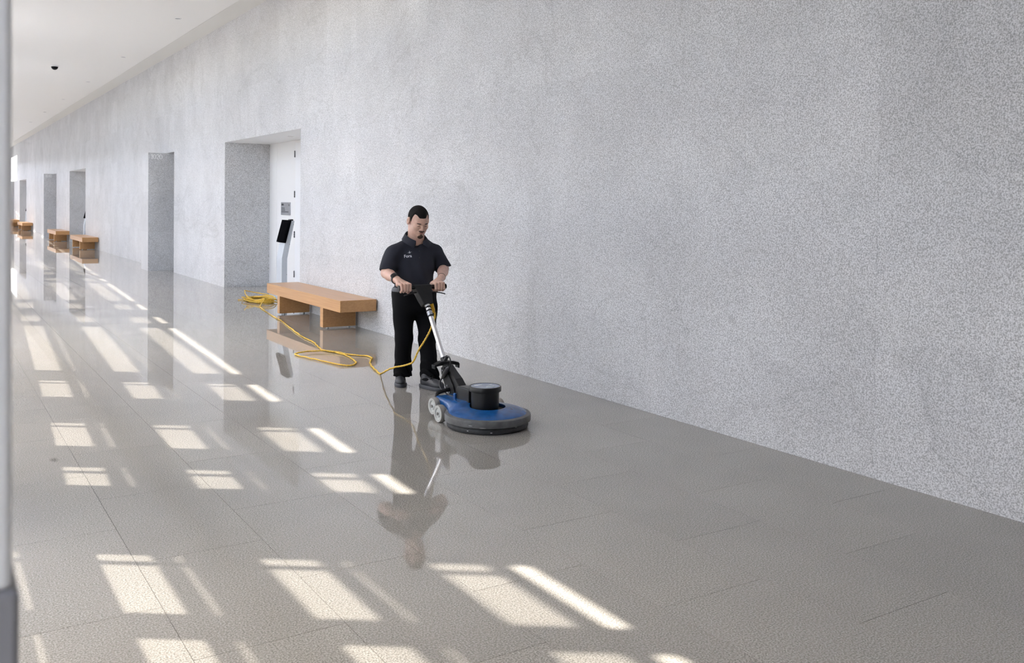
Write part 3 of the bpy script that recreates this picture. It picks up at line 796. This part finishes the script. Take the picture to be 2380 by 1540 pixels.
for i, q in enumerate(path):
    if i: L += (q-path[i-1]).length
    t = (path[min(i+1, len(path)-1)]-path[max(i-1, 0)]).normalized(); s_ = Vector((t.y, -t.x, 0))
    wob.append(q+s_*0.004*math.sin(L*2*math.pi/0.19+0.7*math.sin(L*1.7))+Vector((0, 0, 0.0015+0.0015*math.sin(L*29))))
# resample finely for the twisted strands
fine = []
for i in range(len(wob)-1):
    fine += [wob[i], (wob[i]+wob[i+1])/2]
fine.append(wob[-1])
ec = empty('extension_cord', (fp[0].x, fp[0].y, 0))
tag(ec, 'yellow twisted extension cord running from a coil on the floor to the burnisher handle', 'cord')
MB().tube(fine, cr0*1.15, 8, 0.78, 2*math.pi/0.075).build('cable', M['yellow'], ec, True)
pq = pix(1007, 720, 7.385); pr = pix(1003.5, 709, 7.375)
MB().tube([pq+(pq-pr)*0.5, pq, pr, pr+(pr-pq)*0.35], [0.010, 0.017, 0.019, 0.017], 14).build('plug', M['yellowd'], ec, True)

# ------------------------------------------------------------------ the man
def skin_mat():
    m, t, b = newmat('skin'); N = t.nodes.new
    g = N('ShaderNodeNewGeometry'); n = N('ShaderNodeTexNoise'); n.inputs['Scale'].default_value = 28; n.inputs['Detail'].default_value = 3
    t.links.new(g.outputs['Position'], n.inputs['Vector'])
    cr = N('ShaderNodeValToRGB'); cr.color_ramp.elements[0].position = 0.3; cr.color_ramp.elements[1].position = 0.7
    cr.color_ramp.elements[0].color = (0.60, 0.37, 0.285, 1); cr.color_ramp.elements[1].color = (0.70, 0.46, 0.36, 1)
    t.links.new(n.outputs['Fac'], cr.inputs['Fac']); t.links.new(cr.outputs['Color'], b.inputs['Base Color'])
    b.inputs['Roughness'].default_value = 0.5; b.inputs['Subsurface Weight'].default_value = 0.12; b.inputs['Subsurface Radius'].default_value = (0.02, 0.008, 0.004)
    b.inputs['Subsurface Scale'].default_value = 0.3
    return m
M['skin'] = skin_mat()
M['hair'] = plain('dark_hair', (0.009, 0.007, 0.0065), 0.8, spec=0.2, bump=0.6, bscale=700)
M['beard'] = plain('beard', (0.075, 0.042, 0.028), 0.7, bump=0.6, bscale=700, var=0.3)
M['shirt'] = plain('polo_fabric', (0.027, 0.029, 0.040), 0.8, bump=0.25, bscale=1400, spec=0.25)
M['pants'] = plain('trouser_fabric', (0.0035, 0.0035, 0.0045), 0.8, bump=0.2, bscale=900, spec=0.15)
M['belt'] = plain('belt_leather', (0.03, 0.03, 0.036), 0.45)
M['shoe'] = plain('shoe_leather', (0.035, 0.036, 0.042), 0.5, bump=0.3, bscale=120)
M['sole'] = plain('shoe_sole', (0.055, 0.057, 0.068), 0.6)
M['logo'] = plain('logo_thread', (0.75, 0.76, 0.82), 0.6)
M['eye'] = plain('eye_dark', (0.03, 0.02, 0.016), 0.3)
M['lip'] = plain('lip', (0.36, 0.15, 0.115), 0.45)
M['watch'] = plain('watch_resin', (0.02, 0.02, 0.022), 0.4, bump=0.5, bscale=160)
M['bead'] = plain('bead', (0.10, 0.09, 0.05), 0.5)
man = empty('person', (3.98, 8.03, 0))
tag(man, 'man in dark polo shirt and black trousers pushing the burnisher with both hands', 'person')

# head frame
HS = 1.16; HP = math.radians(22); HYAW = math.radians(-4)
Hc = pix(972.5, 513.5, 7.95)
hl = Vector((math.cos(HYAW), math.sin(HYAW), 0))
hf0 = Vector((math.sin(HYAW), -math.cos(HYAW), 0))
hf = hf0*math.cos(HP)-Vector((0, 0, 1))*math.sin(HP); hu = hf0*math.sin(HP)+Vector((0, 0, 1))*math.cos(HP)
MH = [tuple(hl), tuple(hf), tuple(hu)]
def hd(l, f, u): return Hc+hl*(l*HS)+hf*(f*HS)+hu*(u*HS)
def hr(*r): return tuple(x*HS for x in r)
def head_sdf(g, ears=True):
    g.ell(hd(0, -0.014, 0.030), hr(0.076, 0.098, 0.090), 0.01, 'add', MH)
    g.ell(hd(0, 0.030, -0.030), hr(0.064, 0.062, 0.078), 0.035, 'add', MH)
    g.ell(hd(0, 0.045, -0.075), hr(0.046, 0.044, 0.042), 0.03, 'add', MH)
    g.ell(hd(0, 0.078, -0.103), hr(0.022, 0.018, 0.017), 0.025, 'add', MH)
    for s_ in (-1, 1):
        g.ell(hd(0.044*s_, 0.015, -0.065), hr(0.020, 0.034, 0.03), 0.03, 'add', MH)
        g.ell(hd(0.040*s_, 0.062, -0.025), hr(0.024, 0.024, 0.022), 0.022, 'add', MH)
        g.ell(hd(0.033*s_, 0.098, -0.001), hr(0.017, 0.013, 0.011), 0.014, 'sub', MH)
        g.ell(hd(0.032*s_, 0.079, -0.003), hr(0.0145, 0.013, 0.011), 0.004, 'add', MH)
        g.cone(hd(0.012*s_, 0.090, 0.013), hd(0.042*s_, 0.076, 0.016), 0.0085*HS, 0.0075*HS, 0.018)
    g.cone(hd(0, 0.088, 0.006), hd(0, 0.108, -0.030), 0.0085*HS, 0.0105*HS, 0.012)
    g.ell(hd(0, 0.108, -0.034), hr(0.011, 0.011, 0.010), 0.008, 'add', MH)
    for s_ in (-1, 1): g.ell(hd(0.013*s_, 0.098, -0.037), hr(0.0075, 0.010, 0.007), 0.006, 'add', MH)
    g.ell(hd(0, 0.086, -0.062), hr(0.026, 0.016, 0.018), 0.014, 'add', MH)
    g.ell(hd(0, 0.101, -0.064), hr(0.020, 0.006, 0.0022), 0.004, 'sub', MH)
    if ears:
        for s_ in (-1, 1):
            g.ell(hd(0.085*s_, -0.010, -0.002), hr(0.012, 0.021, 0.034), 0.010, 'add', MH)
            g.ell(hd(0.096*s_, -0.004, 0.002), hr(0.008, 0.011, 0.019), 0.006, 'sub', MH)
# limbs
shR, shL = pix(913, 589, 8.03), pix(1013, 587, 8.03)
elR, elL = pix(898, 634, 7.985), pix(1030.5, 624, 7.985)
wrR, wrL = pix(922, 650, 7.66), pix(1026, 645, 7.66)
B = SDF((3.50, 7.40, 0.60), (4.46, 8.24, 1.82), 0.0033)
head_sdf(B)
nk = hd(0, -0.03, -0.055); nb = pix(967, 572, 8.03)
B.cone(nk, nb, 0.066*HS, 0.083, 0.03)
B.cone(shR, shL, 0.06, 0.06, 0.04)
B.ell(pix(966, 605, 8.04), (0.15, 0.10, 0.16), 0.04)
B.cone(pix(966, 620, 8.04), pix(964, 700, 8.05), 0.11, 0.12, 0.05)
for q, k_ in ((pix(938, 705, 8.06), pix(937, 755, 8.08)), (pix(988, 705, 8.03), pix(992, 755, 8.01))): B.cone(q, k_, 0.08, 0.07, 0.04)
gripc = {}
for side, sh, el, wr in ((-1, shR, elR, wrR), (1, shL, elL, wrL)):
    B.cone(sh, el, 0.058, 0.050, 0.03)
    mid_ = el.lerp(wr, 0.35)
    B.cone(el, mid_, 0.050, 0.050, 0.02); B.cone(mid_, wr, 0.050, 0.033, 0.02)
    gx = pix(940, 664, GY).x if side < 0 else pix(1018.5, 663, GY).x
    gripc[side] = gx
    ks = []
    for i in range(4):
        x = gx+(-0.0405+0.027*i)
        k4 = [0, 0.006, 0.004, -0.008][i if side > 0 else 3-i]
        if side < 0: k4 = [-0.008, 0.004, 0.006, 0.0][i]
        mcp = Vector((x, GY+0.028-k4, GZ+0.036)); pip = Vector((x, GY-0.030-k4, GZ+0.030)); dip = Vector((x, GY-0.036, GZ-0.020)); tip = Vector((x, GY-0.010, GZ-0.036))
        ks.append((mcp, pip, dip, tip))
    # palm and back of the hand
    for (mcp, pip, dip, tip) in ks:
        B.cone(wr, mcp, 0.026, 0.0145, 0.016)
    B.cone(ks[0][0]+Vector((0, 0.022, -0.012)), ks[3][0]+Vector((0, 0.022, -0.012)), 0.018, 0.018, 0.015)
    tin = gx-side*0.052
    t0 = wr.lerp(Vector((tin, GY+0.03, GZ+0.01)), 0.55)
    B.cone(t0, Vector((tin+side*0.004, GY+0.022, GZ-0.006)), 0.020, 0.0155, 0.015)
    B.cone(Vector((tin+side*0.004, GY+0.022, GZ-0.006)), Vector((tin+side*0.012, GY-0.004, GZ-0.034)), 0.0145, 0.0125, 0.006)
    B.cone(Vector((tin+side*0.012, GY-0.004, GZ-0.034)), Vector((tin+side*0.026, GY-0.024, GZ-0.046)), 0.012, 0.0105, 0.004)
    for (mcp, pip, dip, tip) in ks:
        B.cone(mcp, pip, 0.0148, 0.0138, 0.004); B.cone(pip, dip, 0.0138, 0.0125, 0.004); B.cone(dip, tip, 0.0122, 0.0105, 0.003)
body = B.mesh('body', M['skin'], man); del B

# hair, eyebrows, beard, eyes: thin shells grown on the head shape
G = SDF(tuple(Hc-Vector((0.16, 0.16, 0.19))), tuple(Hc+Vector((0.16, 0.16, 0.19))), 0.0024)
head_sdf(G, False)
base = G.D.copy(); GX, GYY, GZZ = G.grid()
lx = ((GX-Hc.x)*hl.x+(GYY-Hc.y)*hl.y+(GZZ-Hc.z)*hl.z)/HS
lf = ((GX-Hc.x)*hf.x+(GYY-Hc.y)*hf.y+(GZZ-Hc.z)*hf.z)/HS
lu = ((GX-Hc.x)*hu.x+(GYY-Hc.y)*hu.y+(GZZ-Hc.z)*hu.z)/HS
# hairline: above a line that dips at the temples and runs low behind the ears
ah = np.abs(lx)
front = 0.055+0.019*np.clip((ah-0.027)/0.018, 0, 1)
line = np.where(lf > 0.035, front, np.where(lf > 0.008, 0.022, np.where(lf > -0.03, 0.026, -0.045)))
slope = np.clip((lf-0.018)/0.016, 0, 1)
line = np.where(lf > 0.004, 0.002+slope*(front-0.002), np.where(lf > -0.030, 0.026, -0.05-0.3*(lf+0.03)*0))
G.D = np.maximum(base-0.0075*np.clip((lu-line)/0.03, 0.25, 1), (line-lu)*0.8).astype(np.float32)
G.mesh('hair', M['hair'], man)
def ereg(c, r): return np.sqrt(((lx-c[0])/r[0])**2+((lf-c[1])/r[1])**2+((lu-c[2])/r[2])**2)*min(r)-min(r)
reg = np.minimum(np.minimum(ereg((0, 0.085, -0.103), (0.024, 0.035, 0.018)), ereg((0, 0.098, -0.084), (0.007, 0.02, 0.009))), ereg((0, 0.100, -0.0515), (0.027, 0.022, 0.0058)))
G.D = np.maximum(base-0.0042, reg*HS).astype(np.float32); G.mesh('beard', M['beard'], man)
for s_ in (-1, 1):
    reg = ereg((0.031*s_, 0.092, 0.0135+0.0), (0.020, 0.02, 0.0034))+0.10*(0.031-ah)*0
    G.D = np.maximum(base-0.0034, reg*HS).astype(np.float32); G.mesh('eyebrow', M['hair'], man)
    reg = ereg((0.032*s_, 0.090, -0.0075), (0.0125, 0.016, 0.0021))
    G.D = np.maximum(base-0.0022, reg*HS).astype(np.float32); G.mesh('eyelash_line', M['eye'], man)
reg = np.minimum(ereg((0, 0.100, -0.0605), (0.019, 0.014, 0.0030)), ereg((0, 0.098, -0.0685), (0.017, 0.014, 0.0038)))
G.D = np.maximum(base-0.0016, reg*HS).astype(np.float32); G.mesh('lips', M['lip'], man)
del G

# shirt
S_ = SDF((3.50, 7.75, 0.90), (4.50, 8.30, 1.62), 0.0042)
S_.ell(pix(966, 604, 8.03), (0.200, 0.145, 0.20), 0.02)
S_.cone(pix(925, 592, 8.03), pix(1004, 590, 8.03), 0.080, 0.080, 0.05)
S_.cone(pix(955, 564, 8.035), pix(920, 586, 8.03), 0.058, 0.070, 0.04); S_.cone(pix(984, 563, 8.035), pix(1006, 583, 8.03), 0.058, 0.070, 0.04)
S_.ell(pix(961.5, 645, 8.015), (0.190, 0.166, 0.185), 0.06)
S_.ell(pix(962, 672, 8.04), (0.198, 0.150, 0.09), 0.05)
def sleeve(sh, el, r0, r1, cutp, cutn):
    def f(X, Y, Z):
        ab = el-sh; L2 = ab.dot(ab)
        t = np.clip(((X-sh.x)*ab.x+(Y-sh.y)*ab.y+(Z-sh.z)*ab.z)/L2, 0, 1)
        d = np.sqrt((X-sh.x-t*ab.x)**2+(Y-sh.y-t*ab.y)**2+(Z-sh.z-t*ab.z)**2)-(r0+(r1-r0)*t)
        d = d-0.004*np.sin(26*(X+Z)+9*Y)*t
        pl = (X-cutp.x)*cutn.x+(Y-cutp.y)*cutn.y+(Z-cutp.z)*cutn.z
        return np.maximum(d, pl)
    return f
for sh, el, hem, r1 in ((shR, elR, pix(900, 634, 7.985), 0.074), (shL, elL, pix(1028.5, 625, 7.985), 0.070)):
    n_ = (el-sh).normalized()
    end = sh+(el-sh)*1.25
    S_.fn(tuple(Vector((min(sh.x, end.x)-0.13, 7.8, 0.95))), tuple(Vector((max(sh.x, end.x)+0.13, 8.2, 1.5))), sleeve(sh, end, 0.078, r1, hem, n_), 0.045)
    S_.cone(hem-n_*0.012, hem+n_*0.03, 0.050, r1-0.010, 0.0, 'sub')
# neck opening and V placket
S_.cone(hd(0, -0.02, -0.03), pix(968, 569, 8.01), 0.075, 0.066, 0.004, 'sub')
S_.cone(pix(969, 563, 7.93), pix(972.5, 582, 7.86), 0.040, 0.006, 0.004, 'sub')
X_, Y_, Z_ = S_.grid()
hgt = np.clip((1.36-Z_)/0.38, 0, 1)*np.clip((Z_-0.93)/0.05, 0, 1)
fold = 0.0075*np.sin(46*(X_-3.98)+4*np.sin(7*Z_)+2.2*(Z_-1.1)*5)*hgt*np.clip((8.05-Y_)/0.1, 0, 1)
diag = 0.0075*np.sin(34*(Z_+0.75*np.abs(X_-3.97))-1.0)*np.clip((np.abs(X_-3.97)-0.07)/0.1, 0, 1)*np.clip((Z_-1.0)/0.1, 0, 1)
S_.D = S_.D+(fold+diag).astype(np.float32)
S_.D = np.maximum(S_.D, (0.962-Z_)+0*X_+0*Y_).astype(np.float32)
shirt = S_.mesh('shirt', M['shirt'], man); del S_

# collar: two folded wings around the neck
def collar_wing(s_):
    rows2 = []
    n = 12
    for i in range(n+1):
        t = i/n                       # 0 back of the neck .. 1 front point
        a = math.pi*0.5-s_*0-(t*2.75)  # angle around the neck
        cx_, cy_ = 3.995, 8.005
        ang = math.pi/2 - s_*t*2.72
        rr = 0.086+0.006*t
        zt = 1.505-0.098*t**1.25
        top = Vector((cx_+rr*math.cos(ang), cy_+rr*1.02*math.sin(ang), zt))
        dr_ = 0.046+0.018*t**3
        out = Vector((math.cos(ang), math.sin(ang), 0))
        mid2 = top+out*0.012+Vector((0, 0, 0.004))
        low = top+out*(0.036+0.010*t)+Vector((s_*0.020*t**2, 0, -dr_))
        rows2.append((top-out*0.003-Vector((0, 0, 0.03)), top, mid2, low, low-out*0.006))
    v = []; f = []
    m_ = len(rows2[0])
    for r in rows2: v += r
    for i in range(n):
        for k in range(m_-1): f.append((i*m_+k, i*m_+k+1, (i+1)*m_+k+1, (i+1)*m_+k))
        f.append((i*m_+m_-1, i*m_, (i+1)*m_, (i+1)*m_+m_-1))
    f.append(tuple(range(m_))); f.append(tuple(n*m_+k for k in range(m_-1, -1, -1)))
    o = MB().add(v, f).build('collar', M['shirt'], shirt, True)
    return o
for s_ in (-1, 1): collar_wing(s_)

# decals sewn on the shirt: print is laid on the cloth along the chest normal
dg = bpy.context.evaluated_depsgraph_get(); dg.update()
def bvh_of(o):
    me = o.data; off = Vector(man.location)
    return BVHTree.FromPolygons([v.co+off for v in me.vertices], [tuple(p.vertices) for p in me.polygons])
bt = bvh_of(shirt)
chn = Vector((-0.42, -0.905, 0.06)).normalized(); chu = Vector((0, 0, 1)); chr_ = chu.cross(-chn).normalized()*-1
chr_ = Vector((0.905, -0.42, 0)).normalized()
def lay(name, verts2, faces, origin, mat, parent, off=0.0012):
    v = []
    for (x, y) in verts2:
        p0 = origin+chr_*x+Vector((0, 0, 1))*y+chn*0.15
        h_ = bt.ray_cast(p0, -chn)
        p1 = (h_[0] if h_[0] is not None else p0-chn*0.15)+chn*off
        v.append(p1)
    return mesh_obj(name, v, faces, mat, parent)
org = pix(948.5, 593.5, 7.88)
cu = bpy.data.curves.new('lettering', 'FONT'); cu.body = 'Fora'; cu.size = 0.040; cu.align_x = 'CENTER'; cu.offset = 0.0006
to = bpy.data.objects.new('lettering', cu); COL.objects.link(to)
bpy.context.view_layer.update()
tm = bpy.data.meshes.new_from_object(to.evaluated_get(bpy.context.evaluated_depsgraph_get()))
tv = [(v.co.x, v.co.y) for v in tm.vertices]; tf = [tuple(p.vertices) for p in tm.polygons]
bpy.data.objects.remove(to); bpy.data.meshes.remove(tm)
ca, sa = math.cos(0.10), math.sin(0.10)
tv = [(x*ca-y*sa, x*sa+y*ca) for x, y in tv]
lay('lettering', tv, tf, org+Vector((0, 0, -0.018)), M['logo'], shirt)
# small winged emblem above the lettering
em = []; ef = []
def epoly(p):
    b = len(em); em.extend(p); ef.append(tuple(range(b, b+len(p))))
epoly([(-0.022, 0.024), (0.0, 0.0285), (0.024, 0.0345), (0.0, 0.0245)]); epoly([(-0.008, 0.020), (0.006, 0.0205), (0.012, 0.0245), (-0.002, 0.0235)])
epoly([(-0.003, 0.030), (0.002, 0.031), (0.0025, 0.041), (-0.0025, 0.041)])
lay('emblem', [(x+0.014, y+0.002) for x, y in em], ef, org, M['logo'], shirt)
# placket edge and buttons
pk = []
for i in range(9):
    t = i/8; pk += [(-0.011+0.000*t, -0.105*t), (0.011-0.002*t, -0.105*t)]
lay('placket', pk, [(2*i, 2*i+1, 2*i+3, 2*i+2) for i in range(8)], pix(975, 580, 7.86), M['shirt'], shirt, 0.0035)
for dz in (-0.012, -0.075):
    c8 = [(0.005*math.cos(q*math.pi/4), dz+0.005*math.sin(q*math.pi/4)) for q in range(8)]
    lay('button', c8, [tuple(range(8))], pix(975, 580, 7.86), M['belt'], shirt, 0.006)

# trousers
T = SDF((3.62, 7.72, 0.05), (4.36, 8.42, 1.0), 0.0045)
T.ell(pix(963, 700, 8.05), (0.207, 0.160, 0.15), 0.02)
T.cone(pix(945, 682, 8.05), pix(980, 682, 8.05), 0.145, 0.145, 0.04)
legs = [(pix(939, 712, 8.06), pix(938, 785, 8.09), pix(936.5, 862, 8.18), pix(935, 884, 8.17)), (pix(990, 712, 8.04), pix(993, 785, 7.99), pix(998, 866, 7.93), pix(1002, 890, 7.895))]
for hip, kn, an, hm in legs:
    T.cone(hip, kn, 0.112, 0.083, 0.04); T.cone(kn, an, 0.083, 0.079, 0.03); T.cone(an, hm, 0.080, 0.090, 0.02)
X_, Y_, Z_ = T.grid()
wr_ = (0.010*np.sin(62*Z_+11*X_+9*np.sin(11*X_+7*Y_))*np.clip((0.30-Z_)/0.15, 0, 1)+0.004*np.sin(24*Z_+30*X_+14*Y_)*np.clip((0.95-Z_)/0.2, 0, 1)*np.clip((Z_-0.1)/0.2, 0, 1)).astype(np.float32)
T.D = T.D+wr_
T.D = np.maximum(T.D, Z_-0.952+0*X_+0*Y_).astype(np.float32)
an0, an1 = legs[0][3], legs[1][3]
hemz = np.where(X_+0*Y_ < 4.03, 0.072+0.10*(Y_-an0.y)*0+0*X_, 0.072)
hemz = 0.078+0.05*np.clip(Y_-8.0, -0.1, 0.2)+0*X_
T.D = np.maximum(T.D, hemz-Z_).astype(np.float32)
tr = T.mesh('trousers', M['pants'], man); del T
# belt
BB = SDF((3.68, 7.78, 0.90), (4.32, 8.32, 1.0), 0.004)
BB.cone(pix(945, 684, 8.05), pix(980, 684, 8.05), 0.150, 0.150, 0.04)
BB.ell(pix(963, 700, 8.05), (0.212, 0.166, 0.16), 0.03)
X_, Y_, Z_ = BB.grid(); BB.D = np.maximum(BB.D, np.abs(Z_-0.943)-0.020+0*X_+0*Y_).astype(np.float32)
bl = BB.mesh('belt', M['belt'], tr); del BB

# shoes
def shoe(toe, heel, lbl):
    d = (toe-heel); L = d.length; f_ = d.normalized(); s2 = Vector((f_.y, -f_.x, 0)); MM = [tuple(s2), tuple(f_), (0, 0, 1)]
    def P_(s, f, z): return heel+s2*s+f_*(f*L)+Vector((0, 0, z))
    lo = Vector((min(toe.x, heel.x)-0.1, min(toe.y, heel.y)-0.1, -0.01)); hi = Vector((max(toe.x, heel.x)+0.1, max(toe.y, heel.y)+0.1, 0.20))
    g = SDF(lo, hi, 0.0035)
    g.ell(P_(0, 0.74, 0.050), (0.050, 0.088, 0.042), 0.0, 'add', MM); g.ell(P_(0, 0.22, 0.058), (0.040, 0.066, 0.060), 0.04, 'add', MM)
    g.cone(P_(0, 0.30, 0.078), P_(0, 0.66, 0.062), 0.042, 0.034, 0.03); g.cone(P_(0, 0.2, 0.07), P_(0, 0.22, 0.11), 0.044, 0.044, 0.02)
    X_, Y_, Z_ = g.grid(); g.D = np.maximum(g.D, 0.022-Z_+0*X_+0*Y_).astype(np.float32)
    up_ = g.mesh('shoe', M['shoe'], man)
    g = SDF(lo, hi, 0.0035)
    g.ell(P_(0, 0.72, 0.018), (0.056, 0.098, 0.06), 0.0, 'add', MM); g.ell(P_(0, 0.20, 0.018), (0.046, 0.075, 0.06), 0.06, 'add', MM)
    g.cone(P_(0, 0.25, 0.015), P_(0, 0.7, 0.015), 0.043, 0.05, 0.03)
    X_, Y_, Z_ = g.grid(); g.D = np.maximum(g.D, np.abs(Z_-0.0175)-0.0170+0*X_+0*Y_).astype(np.float32)
    g.mesh('sole', M['sole'], up_)
    for i in range(4):
        t = 0.44+0.075*i; z = 0.124-0.012*i
        MB().tube([P_(-0.030, t, z-0.010), P_(0, t+0.02, z+0.004), P_(0.030, t+0.035, z-0.010)], 0.004, 8).build('lace', M['blackm'], up_, True)
shoe(Vector((3.868, 8.035, 0)), Vector((3.985, 8.295, 0)), 'r')
shoe(Vector((4.135, 7.690, 0)), Vector((4.055, 7.975, 0)), 'l')

# watch on the right wrist, beaded bracelet on the left
def ring(name, c, n, r, w_, th, mat, parent, seg=28):
    n = n.normalized(); a = n.cross(Vector((0, 0, 1))).normalized(); b = n.cross(a)
    v = []; f = []
    for i in range(seg):
        q = 2*math.pi*i/seg; o_ = a*math.cos(q)+b*math.sin(q)
        for rr, hh in ((r, -w_/2), (r+th, -w_/2), (r+th, w_/2), (r, w_/2)): v.append(c+o_*rr+n*hh)
    for i in range(seg):
        j = (i+1) % seg
        for k in range(4): f.append((i*4+k, i*4+(k+1) % 4, j*4+(k+1) % 4, j*4+k))
    return MB().add(v, f).build(name, mat, parent, True)
dR = (wrR-elR).normalized(); wc = elR.lerp(wrR, 0.93)
wt = ring('watch', wc, dR, 0.037, 0.032, 0.008, M['watch'], man)
up2 = (Vector((-0.55, -0.35, 0.75))); up2 = (up2-dR*up2.dot(dR)).normalized()
MB().tube([wc+up2*0.034, wc+up2*0.048, wc+up2*0.057], [0.029, 0.031, 0.027], 20).build('watch_case', M['watch'], wt, True)
MB().tube([wc+up2*0.0565, wc+up2*0.0585], [0.019, 0.019], 20).build('watch_face', M['screen'], wt)
dL = (wrL-elL).normalized(); lc = elL.lerp(wrL, 0.96)
br = ring('bracelet', lc, dL, 0.0365, 0.005, 0.003, M['bead'], man)
